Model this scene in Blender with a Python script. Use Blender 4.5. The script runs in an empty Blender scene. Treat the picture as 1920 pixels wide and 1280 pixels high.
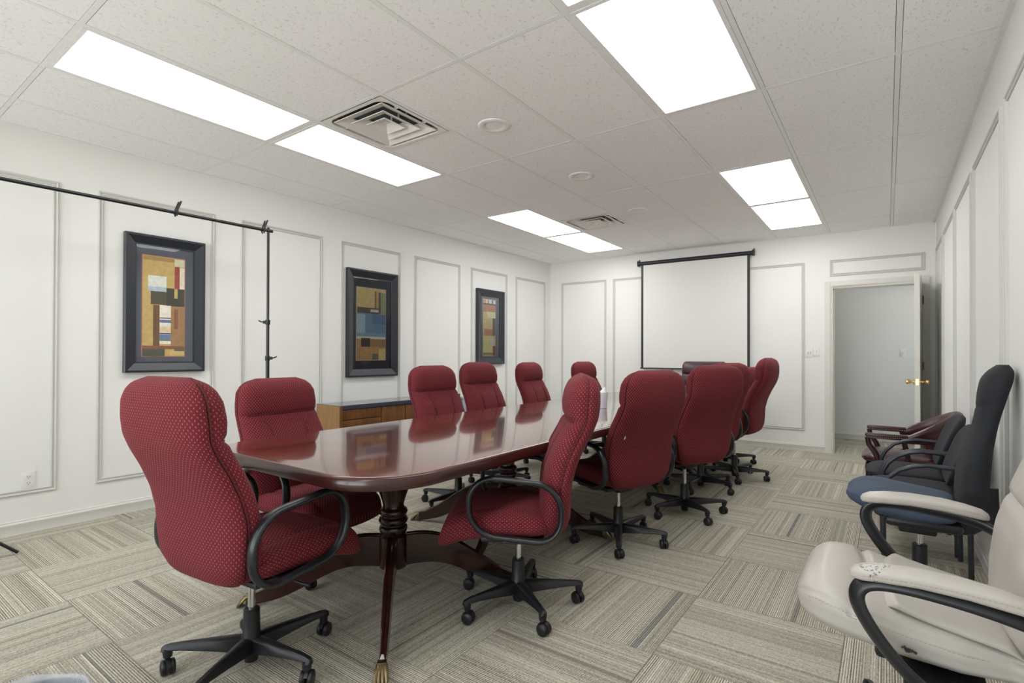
import bpy, bmesh, math, random
from mathutils import Vector, Matrix
random.seed(7)
R = math.radians
sc = bpy.context.scene
COL = sc.collection

# ------------------------------------------------------------------ camera
YAW, PITCH, ROLL = -0.6224, 0.007, 0.003
CAM = Vector((4.814, -0.786, 1.185))
fw = Vector((math.sin(YAW)*math.cos(PITCH), math.cos(YAW)*math.cos(PITCH), math.sin(PITCH)))
rt = Vector((math.cos(YAW), -math.sin(YAW), 0))
up = rt.cross(fw)
r2 = rt*math.cos(ROLL) + up*math.sin(ROLL)
u2 = -rt*math.sin(ROLL) + up*math.cos(ROLL)
cd = bpy.data.cameras.new('camera')
cam = bpy.data.objects.new('camera', cd); COL.objects.link(cam)
m = Matrix(((r2.x, u2.x, -fw.x), (r2.y, u2.y, -fw.y), (r2.z, u2.z, -fw.z))).to_4x4()
m.translation = CAM
cam.matrix_world = m
cd.sensor_width = 36; cd.lens = 979.18/1920*36; cd.shift_y = 18.9/1920
cd.clip_start = 0.02; cd.clip_end = 100
sc.camera = cam
# ------------------------------------------------------------------ world, exposure
w = bpy.data.worlds.new('daylight'); sc.world = w; w.use_nodes = True
wn = w.node_tree.nodes; wl = w.node_tree.links
bg = wn['Background']
# pale sky above the horizon, bright lower half added to throw light onto the ceiling
tc = wn.new('ShaderNodeTexCoord'); sx_ = wn.new('ShaderNodeSeparateXYZ'); wl.new(tc.outputs['Generated'], sx_.inputs[0])
cr = wn.new('ShaderNodeValToRGB'); e_ = cr.color_ramp.elements
mr = wn.new('ShaderNodeMath'); mr.operation = 'MULTIPLY_ADD'; mr.inputs[1].default_value = .5; mr.inputs[2].default_value = .5
wl.new(sx_.outputs[2], mr.inputs[0]); wl.new(mr.outputs[0], cr.inputs[0])
e_[0].position = .0; e_[0].color = (.98, .985, .98, 1); e_[1].position = .485; e_[1].color = (.98, .985, .98, 1)
q_ = e_.new(.505); q_.color = (.56, .58, .60, 1); q_ = e_.new(.75); q_.color = (.34, .39, .46, 1)
wl.new(cr.outputs[0], bg.inputs[0]); bg.inputs[1].default_value = 9.0
sc.view_settings.view_transform = 'Standard'; sc.view_settings.look = 'None'
sc.view_settings.gamma = 1; sc.view_settings.use_curve_mapping = False
sc.view_settings.exposure = 0.19
LAMP = 5.4          # emission of the ceiling fixtures' diffusers
sc.cycles.use_denoising = True
sc.cycles.max_bounces = 12; sc.cycles.diffuse_bounces = 6; sc.cycles.glossy_bounces = 4
sc.cycles.transparent_max_bounces = 8
sc.cycles.sample_clamp_indirect = 8
sc.cycles.caustics_reflective = False; sc.cycles.caustics_refractive = False

# ------------------------------------------------------------------ room numbers
H = 2.69
def XL(y): return 0.173 + 0.0203*y            # left wall runs slightly askew
BS = 0.02281
def YB(x): return 6.5716 + BS*x               # back wall likewise
XR = 5.262
YF = -3.95
Lx = [None]+[l*.6096+o for l, o in zip(range(1, 9), (.018, .0129, -.0006, .0008, -.0076, .0068, -.0166, -.0137))]
Cy = {c: c*1.2192+o for c, o in zip(range(0, 6), (-.0078, -.0091, -.0042, -.0024, .0053, .0182))}
for c in (-1, -2, -3): Cy[c] = c*1.2192

# ------------------------------------------------------------------ materials
def srgb(c):
    c = [x/255 for x in c]
    return tuple([(x/12.92 if x <= .04045 else ((x+.055)/1.055)**2.4) for x in c]+[1.0])
class NT:
    def __init__(s, name, rough=.5, color=(128, 128, 128), metal=0.0, spec=.5, coat=0):
        s.m = bpy.data.materials.new(name); s.m.use_nodes = True
        s.n = s.m.node_tree.nodes; s.l = s.m.node_tree.links
        s.b = s.n['Principled BSDF']
        s.b.inputs['Roughness'].default_value = rough
        s.b.inputs['Base Color'].default_value = srgb(color)
        s.b.inputs['Metallic'].default_value = metal
        s.b.inputs['Specular IOR Level'].default_value = spec
        s.b.inputs['Coat Weight'].default_value = coat
    def new(s, t, **k):
        n = s.n.new(t)
        for a, b in k.items(): setattr(n, a, b)
        return n
    def link(s, a, b): s.l.new(a, b)
    def math(s, op, a, b=None, c=None):
        n = s.new('ShaderNodeMath', operation=op)
        for i, x in enumerate((a, b, c)):
            if x is None: continue
            if isinstance(x, (int, float)): n.inputs[i].default_value = x
            else: s.link(x, n.inputs[i])
        return n.outputs[0]
    def mix(s, f, a, b):
        n = s.new('ShaderNodeMix', data_type='RGBA')
        for i, x in ((0, f), (6, a), (7, b)):
            if isinstance(x, (int, float)): n.inputs[i].default_value = x
            elif isinstance(x, tuple): n.inputs[i].default_value = x
            else: s.link(x, n.inputs[i])
        return n.outputs[2]
    def coords(s, kind='Object'):
        return s.new('ShaderNodeTexCoord').outputs[kind]
    def sep(s, v):
        n = s.new('ShaderNodeSeparateXYZ'); s.link(v, n.inputs[0]); return n.outputs
    def comb(s, x, y, z):
        n = s.new('ShaderNodeCombineXYZ')
        for i, q in enumerate((x, y, z)):
            if isinstance(q, (int, float)): n.inputs[i].default_value = q
            else: s.link(q, n.inputs[i])
        return n.outputs[0]
    def noise(s, v, scale, detail=2, rough=.5, out=0):
        n = s.new('ShaderNodeTexNoise'); s.link(v, n.inputs['Vector'])
        n.inputs['Scale'].default_value = scale; n.inputs['Detail'].default_value = detail
        n.inputs['Roughness'].default_value = rough
        return n.outputs[out]
    def white(s, v):
        n = s.new('ShaderNodeTexWhiteNoise', noise_dimensions='3D'); s.link(v, n.inputs['Vector']); return n.outputs[0]
    def ramp(s, f, stops, interp='LINEAR'):
        n = s.new('ShaderNodeValToRGB'); n.color_ramp.interpolation = interp
        e = n.color_ramp.elements
        while len(e) < len(stops): e.new(0.5)
        for q, (p, c) in zip(e, stops): q.position = p; q.color = c if isinstance(c, tuple) and len(c) == 4 else srgb(c)
        s.link(f, n.inputs[0]); return n.outputs[0]
    def bump(s, h, strength=.2, dist=.002):
        n = s.new('ShaderNodeBump'); n.inputs['Strength'].default_value = strength; n.inputs['Distance'].default_value = dist
        s.link(h, n.inputs['Height']); s.link(n.outputs[0], s.b.inputs['Normal'])
    def base(s, c): s.link(c, s.b.inputs['Base Color'])

def plain(name, color, rough=.5, metal=0.0, nscale=30, amt=.08, bump=0.0, spec=.5, coat=0):
    """a plain surface with slight procedural variation"""
    t = NT(name, rough, color, metal, spec, coat)
    v = t.coords()
    nz = t.noise(v, nscale, 3)
    c = srgb(color)
    d = tuple([x*(1-amt) for x in c[:3]]+[1]); l = tuple([min(1, x*(1+amt)) for x in c[:3]]+[1])
    t.base(t.mix(nz, d, l))
    if bump: t.bump(nz, bump, .001)
    return t.m

MAT = {}
def wallpaint(name, color, bump):
    t = NT(name, .62, color, spec=.3)
    v = t.coords()
    n1 = t.noise(v, 3, 3); n2 = t.noise(v, 90, 3)
    c = srgb(color); d = tuple([x*.975 for x in c[:3]]+[1])
    t.base(t.mix(n1, d, c)); t.bump(n2, bump, .0015)
    return t.m
MAT['wall'] = wallpaint('wall_paint', (228, 228, 224), .12)
MAT['trim'] = wallpaint('moulding_paint', (200, 200, 195), .02)
MAT['base'] = wallpaint('baseboard_paint', (216, 214, 207), .02)
MAT['door'] = wallpaint('door_paint', (214, 213, 206), .02)
MAT['grid'] = plain('ceiling_grid_metal', (234, 235, 233), .5)
MAT['plate'] = plain('white_plastic', (224, 223, 218), .35)
MAT['slot'] = plain('dark_slot', (70, 68, 62), .6)
MAT['diff_dark'] = plain('duct_dark', (96, 99, 102), .6)
MAT['diffm'] = plain('diffuser_metal', (228, 227, 222), .45, nscale=6, amt=.06)
MAT['black'] = plain('black_plastic', (24, 25, 28), .42, bump=.05, nscale=400)
MAT['blackgloss'] = plain('black_armrest', (24, 26, 30), .33)
MAT['blackmetal'] = plain('black_metal', (20, 21, 23), .3)
MAT['chrome'] = plain('chrome', (215, 216, 218), .18, 1.0)
MAT['brass'] = plain('brass', (222, 194, 128), .22, 1.0)
MAT['oldbrass'] = plain('worn_brass', (120, 104, 76), .35, 1.0, nscale=60, amt=.4)
MAT['frame'] = plain('black_wood_frame', (40, 44, 50), .3, nscale=8)
MAT['screen'] = plain('projection_fabric', (222, 221, 216), .8, amt=.01)
MAT['screenblack'] = plain('screen_black', (30, 31, 34), .5)
MAT['knitblack'] = plain('black_knit', (27, 29, 34), .85, nscale=250, amt=.25, bump=.2)
MAT['blackfab'] = plain('charcoal_fabric', (36, 37, 43), .9, nscale=350, amt=.25, bump=.2)
MAT['bluefab'] = plain('slate_blue_microfibre', (62, 75, 94), .85, nscale=14, amt=.22, bump=.1)
MAT['cup'] = plain('white_pottery', (214, 214, 222), .4)
MAT['tissue'] = plain('tissue_paper', (240, 240, 240), .9)
MAT['bin'] = plain('dark_bin', (50, 50, 54), .5)
MAT['tube'] = plain('arm_tube_metal', (46, 48, 54), .32)
MAT['nail'] = plain('brass_nailheads', (200, 185, 150), .3, 1.0)
MAT['cabblue'] = plain('pale_blue_metal', (165, 176, 188), .4)
MAT['cabtop'] = plain('beige_laminate', (196, 194, 178), .4)
MAT['tape'] = plain('white_tape', (205, 200, 196), .6)

def leather(name, color, rough, wr=.35):
    t = NT(name, rough, color, spec=.5)
    v = t.coords()
    n1 = t.noise(v, 7, 3); n2 = t.noise(v, 420, 2); n3 = t.noise(v, 16, 4, .6)
    c = srgb(color); d = tuple([x*.88 for x in c[:3]]+[1]); l = tuple([min(1, x*1.07) for x in c[:3]]+[1])
    t.base(t.mix(n1, d, l))
    h = t.math('ADD', t.math('MULTIPLY', n2, .15), t.math('MULTIPLY', n3, 1.0))
    t.bump(h, wr, .006)
    return t
MAT['maroon'] = leather('maroon_leather', (62, 30, 35), .27).m
MAT['maroonexec'] = leather('dark_maroon_leather', (68, 42, 52), .33, .9).m
MAT['cream'] = leather('cream_leather', (180, 175, 167), .42).m
t = leather('cream_leather_worn', (180, 175, 167), .42)
v = t.coords(); s3 = t.sep(v)
dx = t.math('SUBTRACT', s3[0], .115); dy = t.math('SUBTRACT', s3[1], .0)
dist = t.math('SQRT', t.math('ADD', t.math('MULTIPLY', dx, dx), t.math('MULTIPLY', dy, dy)))
near = t.math('LESS_THAN', dist, .032)
fl = t.math('GREATER_THAN', t.noise(v, 170, 3, .7), .56)
t.base(t.mix(t.math('MULTIPLY', near, fl), srgb((180, 175, 167)), srgb((92, 90, 88))))
MAT['creamworn'] = t.m
MAT['stitch'] = plain('cream_stitching', (168, 158, 146), .7)

# red fabric with staggered light dashes (UV in metres)
t = NT('burgundy_dash_fabric', .88, (110, 36, 46), spec=.25)
uv = t.coords('UV'); s2 = t.sep(uv)
U = t.math('DIVIDE', s2[0], .0165); V = t.math('DIVIDE', s2[1], .0098)
row = t.math('FLOOR', V)
par = t.math('MODULO', t.math('ABSOLUTE', row), 2.0)
U2 = t.math('ADD', U, t.math('MULTIPLY', par, .5))
fu = t.math('SUBTRACT', t.math('FRACT', U2), .5); fv = t.math('SUBTRACT', t.math('FRACT', V), .5)
hh = t.white(t.comb(t.math('FLOOR', U2), row, 0.0))
sg = t.math('SUBTRACT', t.math('MULTIPLY', t.math('GREATER_THAN', hh, .5), 2.0), 1.0)
sk = t.math('ADD', fu, t.math('MULTIPLY', t.math('MULTIPLY', fv, sg), .18))
mk = t.math('MULTIPLY', t.math('LESS_THAN', t.math('ABSOLUTE', sk), .075), t.math('LESS_THAN', t.math('ABSOLUTE', fv), .26))
ob = t.coords('Object')
wv = t.noise(ob, 600, 2); big = t.noise(ob, 5, 2)
c0 = t.mix(wv, srgb((76, 19, 27)), srgb((119, 39, 48)))
c0 = t.mix(t.math('MULTIPLY', big, .35), c0, srgb((92, 27, 36)))
t.base(t.mix(mk, c0, srgb((168, 100, 95))))
t.bump(wv, .35, .0012)
t.b.inputs["Sheen Weight"].default_value = .05; t.b.inputs['Sheen Roughness'].default_value = .5
t.b.inputs['Sheen Tint'].default_value = srgb((220, 150, 150))
MAT['red'] = t.m
MAT['piping'] = plain('burgundy_piping', (84, 20, 30), .85, nscale=300, bump=.1)

# wood
def wood(name, dark, light, rough, scale=(3, 30, 30), coat=0.0, worn=0.0, detail=4):
    t = NT(name, rough, dark, coat=coat)
    v = t.coords()
    mp = t.new('ShaderNodeMapping'); t.link(v, mp.inputs[0]); mp.inputs['Scale'].default_value = scale
    n1 = t.noise(mp.outputs[0], 1.0, detail, .6); n2 = t.noise(v, 4, 3)
    f = t.math('ADD', t.math('MULTIPLY', n1, .7), t.math('MULTIPLY', n2, .3))
    t.base(t.ramp(f, [(.33, dark), (.66, light)]))
    if worn:
        n3 = t.noise(mp.outputs[0], 2.4, 5, .7)
        rr = t.math('MULTIPLY_ADD', n3, worn, rough-worn*.45)
        t.link(rr, t.b.inputs['Roughness'])
        t.b.inputs['Coat Roughness'].default_value = .07; t.b.inputs['Coat IOR'].default_value = 1.7
    return t
tw = wood('mahogany_top', (58, 23, 17), (118, 57, 40), .2, (9, 3.0, 3), coat=1.0, worn=.16)
v = tw.coords(); s3 = tw.sep(v)
ln = None
for yy in (3.52, 2.32, 4.72):
    q = tw.math('LESS_THAN', tw.math('ABSOLUTE', tw.math('SUBTRACT', s3[1], yy)), .0016)
    ln = q if ln is None else tw.math('MAXIMUM', ln, q)
src = tw.b.inputs['Base Color'].links[0].from_socket
tw.base(tw.mix(ln, src, srgb((26, 10, 8))))
tw.b.inputs['Specular IOR Level'].default_value = .15
MAT['tabletop'] = tw.m
MAT['mahog'] = wood('dark_mahogany', (26, 12, 11), (56, 24, 19), .24, (4, 4, 20), coat=.3).m
MAT['edge'] = wood('mahogany_edge', (38, 14, 12), (72, 30, 24), .3, (2, 2, 30), coat=.3).m
MAT['walnut'] = wood('walnut_veneer', (82, 48, 20), (124, 78, 36), .4, (30, 3, 3)).m
MAT['walnutside'] = wood('light_walnut_side', (132, 98, 58), (160, 122, 76), .5, (4, 30, 3)).m
MAT['credtop'] = plain('dark_laminate_top', (64, 68, 76), .16, nscale=40, coat=.5)
MAT['credlip'] = plain('blue_grey_lip', (50, 56, 68), .4)
MAT['maroonwood'] = wood('cherry_dark_wood', (34, 13, 14), (60, 24, 24), .28, (4, 4, 20), coat=.3).m

# lamp diffuser
t = NT('lit_diffuser', .4, (255, 255, 255))
t.b.inputs['Emission Color'].default_value = (.985, .99, 1.0, 1); t.b.inputs['Emission Strength'].default_value = LAMP
MAT['lamp'] = t.m
MAT['lampfar'] = t.m.copy(); MAT['lampfar'].name = 'lit_diffuser_boosted'
MAT['lampfar'].node_tree.nodes['Principled BSDF'].inputs['Emission Strength'].default_value = LAMP*1.45  # same panels, emission raised to brighten the far end of the ceiling
# picture glass
gm = bpy.data.materials.new('picture_glass'); gm.use_nodes = True
gn = gm.node_tree.nodes; gl = gm.node_tree.links; gn.clear()
o_ = gn.new('ShaderNodeOutputMaterial'); mx = gn.new('ShaderNodeMixShader'); tr = gn.new('ShaderNodeBsdfTransparent'); gs = gn.new('ShaderNodeBsdfGlossy')
fr = gn.new('ShaderNodeFresnel'); fr.inputs[0].default_value = 1.45; gs.inputs['Roughness'].default_value = 0.0
gl.new(fr.outputs[0], mx.inputs[0]); gl.new(tr.outputs[0], mx.inputs[1]); gl.new(gs.outputs[0], mx.inputs[2]); gl.new(mx.outputs[0], o_.inputs[0])
MAT['glass'] = gm
# bin liner
t = NT('clear_bin_liner', .25, (205, 210, 218)); v = t.coords()
t.b.inputs['Alpha'].default_value = .38; t.bump(t.noise(v, 26, 4, .7), 1.0, .01)
MAT['liner'] = t.m

# ceiling tile
t = NT('mineral_ceiling_tile', .9, (232, 231, 226), spec=.1)
v = t.coords()
mp = t.new('ShaderNodeMapping'); t.link(v, mp.inputs[0]); mp.inputs['Scale'].default_value = (1.6, 1, 1)
vo = t.new('ShaderNodeTexVoronoi'); t.link(mp.outputs[0], vo.inputs['Vector']); vo.inputs['Scale'].default_value = 95
pin = t.math('LESS_THAN', vo.outputs['Distance'], .17)
keep = t.math('GREATER_THAN', t.noise(v, 45, 2), .43)
fis = t.noise(mp.outputs[0], 60, 4, .65)
fm = t.math('LESS_THAN', fis, .38)
dark = t.math('MAXIMUM', t.math('MULTIPLY', pin, keep), fm)
bc = t.mix(t.noise(v, 1.1, 2), srgb((240, 241, 240)), srgb((246, 247, 246)))
t.base(t.mix(t.math('MULTIPLY', dark, .42), bc, srgb((172, 171, 168))))
t.bump(t.math('SUBTRACT', 1.0, dark), .3, .002)
MAT['tile'] = t.m

# carpet tiles, quarter-turned
t = NT('striped_carpet_tiles', .97, (140, 136, 122), spec=.1)
v = t.coords(); s3 = t.sep(v)
T = .61
px = t.math('DIVIDE', t.math('SUBTRACT', s3[0], 4.057-T*20), T); py = t.math('DIVIDE', t.math('SUBTRACT', s3[1], 1.234-T*20), T)
ix = t.math('FLOOR', px); iy = t.math('FLOOR', py)
par = t.math('MODULO', t.math('ADD', ix, iy), 2.0)     # 0 -> lines run along x
npar = t.math('SUBTRACT', 1.0, par)
fx = t.math('MULTIPLY', t.math('FRACT', px), T); fy = t.math('MULTIPLY', t.math('FRACT', py), T)
S = t.math('ADD', t.math('MULTIPLY', fy, npar), t.math('MULTIPLY', fx, par))
A = t.math('ADD', t.math('MULTIPLY', fx, npar), t.math('MULTIPLY', fy, par))
hs = t.white(t.comb(ix, iy, 3.0)); hoff = t.math('MULTIPLY', hs, 37.0)
line = t.math('FLOOR', t.math('DIVIDE', S, .0042))
lw = t.white(t.comb(line, hoff, 1.0))                                  # each tuft row its own tone
alt = t.math('MODULO', line, 2.0)
band = t.noise(t.comb(t.math('ADD', t.math('MULTIPLY', S, 22.0), hoff), hoff, 0.0), 1.0, 3, .6)
band2 = t.noise(t.comb(t.math('ADD', t.math('MULTIPLY', S, 9.0), hoff), 5.0, hoff), 1.0, 2, .5)
fleck = t.noise(t.comb(t.math('MULTIPLY', A, 95.0), t.math('ADD', t.math('MULTIPLY', line, 3.7), hoff), 0.0), 1.0, 2, .6)
fine = t.noise(v, 330, 3, .7)
# contrast of the row lines varies band by band
cb = t.math('MULTIPLY', t.math('GREATER_THAN', band2, .47), .5)
rowv = t.math('MULTIPLY', t.math('SUBTRACT', alt, .5), t.math('ADD', .35, cb))
val = t.math('ADD', .5, t.math('MULTIPLY', rowv, .38))
val = t.math('ADD', val, t.math('MULTIPLY', t.math('SUBTRACT', lw, .5), .20))
val = t.math('ADD', val, t.math('MULTIPLY', t.math('SUBTRACT', band, .5), .40))
val = t.math('ADD', val, t.math('MULTIPLY', t.math('SUBTRACT', fleck, .5), .6))
val = t.math('ADD', val, t.math('MULTIPLY', t.math('SUBTRACT', fine, .5), .95))
colr = t.ramp(val, [(.12, (84, 81, 72)), (.38, (146, 142, 127)), (.58, (186, 181, 165)), (.85, (228, 224, 209))])
# single accent stripes per tile: one dark blue-grey, one pale
p1 = t.math('MULTIPLY_ADD', t.white(t.comb(ix, iy, 8.0)), .5, .05); w1 = t.math('MULTIPLY_ADD', t.white(t.comb(ix, iy, 9.0)), .010, .003)
m1 = t.math('MULTIPLY', t.math('LESS_THAN', t.math('ABSOLUTE', t.math('SUBTRACT', S, p1)), w1), t.math('GREATER_THAN', t.white(t.comb(ix, iy, 10.)), .35))
m1 = t.math('MULTIPLY', m1, t.math('ADD', .35, t.math('MULTIPLY', t.math('GREATER_THAN', fine, .5), .4)))
colr = t.mix(m1, colr, srgb((84, 84, 92)))
p2 = t.math('MULTIPLY_ADD', t.white(t.comb(ix, iy, 18.0)), .5, .05)
m2 = t.math('MULTIPLY', t.math('LESS_THAN', t.math('ABSOLUTE', t.math('SUBTRACT', S, p2)), .004), t.math('GREATER_THAN', t.white(t.comb(ix, iy, 20.)), .4))
colr = t.mix(t.math('MULTIPLY', m2, .45), colr, srgb((190, 190, 184)))
p3 = t.math('MULTIPLY_ADD', t.white(t.comb(ix, iy, 28.0)), .45, .08)
m3 = t.math('MULTIPLY', t.math('LESS_THAN', t.math('ABSOLUTE', t.math('SUBTRACT', S, p3)), .045), t.math('GREATER_THAN', t.white(t.comb(ix, iy, 30.)), .45))
colr = t.mix(t.math('MULTIPLY', m3, .12), colr, srgb((150, 122, 98)))
# tile joint
e1 = t.math('MINIMUM', t.math('MINIMUM', fx, t.math('SUBTRACT', T, fx)), t.math('MINIMUM', fy, t.math('SUBTRACT', T, fy)))
colr = t.mix(t.math('MULTIPLY', t.math('LESS_THAN', e1, .0018), .4), colr, srgb((96, 92, 80)))
t.base(colr)
t.bump(val, .5, .003)
MAT['carpet'] = t.m

def flatm(name, c, amt=.25, nscale=38):
    return plain('print_'+name, c, .6, nscale=nscale, amt=amt)

# ------------------------------------------------------------------ mesh helpers
class MB:
    def __init__(s): s.v = []; s.f = []; s.uv = []; s.mi = []; s.cur = 0
    def add(s, verts, faces, uvs=None, M=None):
        o = len(s.v)
        for p in verts:
            p = Vector(p)
            if M is not None: p = M @ p
            s.v.append(p)
        for k, fc in enumerate(faces):
            s.f.append([i+o for i in fc]); s.uv.append(uvs[k] if uvs else None); s.mi.append(s.cur)
    def build(s, name, mats, parent=None, smooth=35, loc=None):
        me = bpy.data.meshes.new(name)
        me.from_pydata([tuple(p) for p in s.v], [], s.f)
        if not isinstance(mats, (list, tuple)): mats = [mats]
        for mt in mats: me.materials.append(MAT[mt] if isinstance(mt, str) else mt)
        if any(u for u in s.uv):
            ul = me.uv_layers.new(name='UVMap')
            for p, u in zip(me.polygons, s.uv):
                if u:
                    for li, q in zip(p.loop_indices, u): ul.data[li].uv = q
        for p, mi in zip(me.polygons, s.mi): p.material_index = mi
        bm = bmesh.new(); bm.from_mesh(me); bmesh.ops.recalc_face_normals(bm, faces=bm.faces); bm.to_mesh(me); bm.free()
        if smooth:
            for p in me.polygons: p.use_smooth = True
            me.set_sharp_from_angle(angle=R(smooth))
        o = bpy.data.objects.new(name, me); COL.objects.link(o)
        if parent: o.parent = parent
        if loc: o.location = loc
        return o
def tf(loc=(0, 0, 0), rz=0, rx=0, ry=0):
    return Matrix.Translation(loc) @ Matrix.Rotation(rz, 4, 'Z') @ Matrix.Rotation(ry, 4, 'Y') @ Matrix.Rotation(rx, 4, 'X')
def box(mb, lo, hi, M=None, r=0.0, seg=2):
    x0, y0, z0 = lo; x1, y1, z1 = hi
    if r <= 0:
        vs = [(x0, y0, z0), (x1, y0, z0), (x1, y1, z0), (x0, y1, z0), (x0, y0, z1), (x1, y0, z1), (x1, y1, z1), (x0, y1, z1)]
        mb.add(vs, [(0, 3, 2, 1), (4, 5, 6, 7), (0, 1, 5, 4), (1, 2, 6, 5), (2, 3, 7, 6), (3, 0, 4, 7)], M=M); return
    bm = bmesh.new(); bmesh.ops.create_cube(bm, size=1)
    for q in bm.verts: q.co = Vector(((x0+x1)/2+q.co.x*(x1-x0), (y0+y1)/2+q.co.y*(y1-y0), (z0+z1)/2+q.co.z*(z1-z0)))
    bmesh.ops.bevel(bm, geom=list(bm.edges)+list(bm.verts), offset=r, segments=seg, affect='EDGES', profile=.5)
    bm.verts.index_update()
    mb.add([q.co.copy() for q in bm.verts], [[q.index for q in f.verts] for f in bm.faces], M=M); bm.free()
def tube(mb, pts, r, n=12, closed=False, M=None, flat=1.0, upv=(0, 0, 1), caps=True):
    """tube along pts; r number or list; flat scales the section along the frame's second axis"""
    P = [Vector(p) for p in pts]; N = len(P)
    rr = r if isinstance(r, (list, tuple)) else [r]*N
    T_ = []
    for i in range(N):
        a = P[(i-1) % N] if (closed or i > 0) else P[i]; b = P[(i+1) % N] if (closed or i < N-1) else P[i]
        d = b-a; T_.append(d.normalized() if d.length > 1e-9 else Vector((0, 0, 1)))
    u0 = Vector(upv)
    if abs(u0.dot(T_[0])) > .95: u0 = Vector((1, 0, 0)) if abs(T_[0].x) < .9 else Vector((0, 1, 0))
    a = (u0-T_[0]*u0.dot(T_[0])).normalized()
    vs = []
    for i in range(N):
        a = (a-T_[i]*a.dot(T_[i])).normalized(); b = T_[i].cross(a)
        for k in range(n):
            th = 2*math.pi*k/n
            vs.append(P[i]+a*math.cos(th)*rr[i]+b*math.sin(th)*rr[i]*flat)
    fs = []
    for i in range(N if closed else N-1):
        j = (i+1) % N
        for k in range(n):
            l = (k+1) % n
            fs.append((i*n+k, i*n+l, j*n+l, j*n+k))
    if not closed and caps:
        fs.append(tuple(range(n))); fs.append(tuple((N-1)*n+k for k in range(n)))
    mb.add(vs, fs, M=M)
def lathe(mb, prof, n=24, M=None, caps=True):
    vs = []; fs = []
    for (r, z) in prof:
        for k in range(n):
            th = 2*math.pi*k/n; vs.append((r*math.cos(th), r*math.sin(th), z))
    for i in range(len(prof)-1):
        for k in range(n):
            l = (k+1) % n; fs.append((i*n+k, i*n+l, (i+1)*n+l, (i+1)*n+k))
    if caps and prof[0][0] > 1e-6: fs.append(tuple(range(n)))
    if caps and prof[-1][0] > 1e-6: fs.append(tuple((len(prof)-1)*n+k for k in range(n)))
    mb.add(vs, fs, M=M)
def sphere(mb, c, r, M=None, n=12, sz=1.0):
    lathe(mb, [(max(r*math.sin(math.pi*i/n), 1e-4), -r*math.cos(math.pi*i/n)*sz) for i in range(n+1)], n*2, (M or Matrix())@Matrix.Translation(c))
def prism(mb, poly, z0, z1, M=None, bev=0.0):
    """extrude a 2D polygon (x,y) from z0 to z1 with optional chamfered rims"""
    n = len(poly); rings = []
    def inset(d):
        if d == 0: return [Vector((p[0], p[1])) for p in poly]
        out = []
        for i in range(n):
            a = Vector(poly[i-1][:2]); b = Vector(poly[i][:2]); c = Vector(poly[(i+1) % n][:2])
            e1 = (b-a).normalized(); e2 = (c-b).normalized()
            n1 = Vector((-e1.y, e1.x)); n2 = Vector((-e2.y, e2.x)); mm = (n1+n2)
            mm = mm/max(mm.length_squared, 1e-6)*2
            out.append(b+mm*d)
        return out
    lv = [(0, z0), (0, z1)] if not bev else [(bev, z0), (bev*.3, z0+bev*.3), (0, z0+bev), (0, z1-bev), (bev*.3, z1-bev*.3), (bev, z1)]
    vs = []
    for d, z in lv:
        for p in inset(d): vs.append((p.x, p.y, z))
    fs = [tuple(range(n))[::-1], tuple((len(lv)-1)*n+i for i in range(n))]
    for i in range(len(lv)-1):
        for k in range(n):
            l = (k+1) % n; fs.append((i*n+k, i*n+l, (i+1)*n+l, (i+1)*n+k))
    mb.add(vs, fs, M=M)
def lerp_table(tab, x):
    if x <= tab[0][0]: return list(tab[0][1:])
    for a, b in zip(tab, tab[1:]):
        if x <= b[0]:
            t_ = (x-a[0])/(b[0]-a[0]); t_ = t_
            return [p+(q-p)*t_ for p, q in zip(a[1:], b[1:])]
    return list(tab[-1][1:])
def smooth_table(tab, n, passes=2):
    """resample a table to n rows and relax it"""
    x0, x1 = tab[0][0], tab[-1][0]
    rows = [[x0+(x1-x0)*i/(n-1)] for i in range(n)]
    for r_ in rows: r_.extend(lerp_table(tab, r_[0]))
    for _ in range(passes):
        new = [r_[:] for r_ in rows]
        for i in range(1, n-1):
            for k in range(1, len(rows[0])): new[i][k] = (rows[i-1][k]+2*rows[i][k]+rows[i+1][k])/4
        rows = new
    return rows
def sup(th, e):
    c, s_ = math.cos(th), math.sin(th)
    return (math.copysign(abs(c)**(2/e), c), math.copysign(abs(s_)**(2/e), s_))
def loft(mb, rings, M=None, uvlen=True):
    """rings: equal-length closed rings of 3D points, capped at both ends; UVs in metres"""
    n = len(rings[0]); vs = [p for r_ in rings for p in r_]
    fs = []; uvs = []
    mid = len(rings)//2
    acc = [0.0]
    rm = [Vector(p) for p in rings[mid]]
    for k in range(n): acc.append(acc[-1]+(rm[(k+1) % n]-rm[k]).length)
    vl = [0.0]
    for i in range(1, len(rings)):
        d = max((Vector(rings[i][k])-Vector(rings[i-1][k])).length for k in (0, n//4, n//2, 3*n//4))
        vl.append(vl[-1]+d)
    for i in range(len(rings)-1):
        for k in range(n):
            l = (k+1) % n
            fs.append((i*n+k, i*n+l, (i+1)*n+l, (i+1)*n+k))
            uvs.append([(acc[k], vl[i]), (acc[k+1], vl[i]), (acc[k+1], vl[i+1]), (acc[k], vl[i+1])])
    for i, z in ((0, 0), (len(rings)-1, 1)):
        fs.append(tuple(i*n+k for k in range(n))); uvs.append([(rings[i][k][0], rings[i][k][1]) for k in range(n)])
    mb.add(vs, fs, uvs, M=M)
def gauss(x, s_): return math.exp(-(x/s_)**2)
def stadium(hx, hz, r, n=10):
    """closed rounded rectangle in (a,b)"""
    out = []
    for cx, cz, a0 in ((hx-r, hz-r, 0), (-hx+r, hz-r, 90), (-hx+r, -hz+r, 180), (hx-r, -hz+r, 270)):
        for i in range(n+1):
            a = R(a0+90*i/n); out.append((cx+r*math.cos(a), cz+r*math.sin(a)))
    return out

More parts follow.
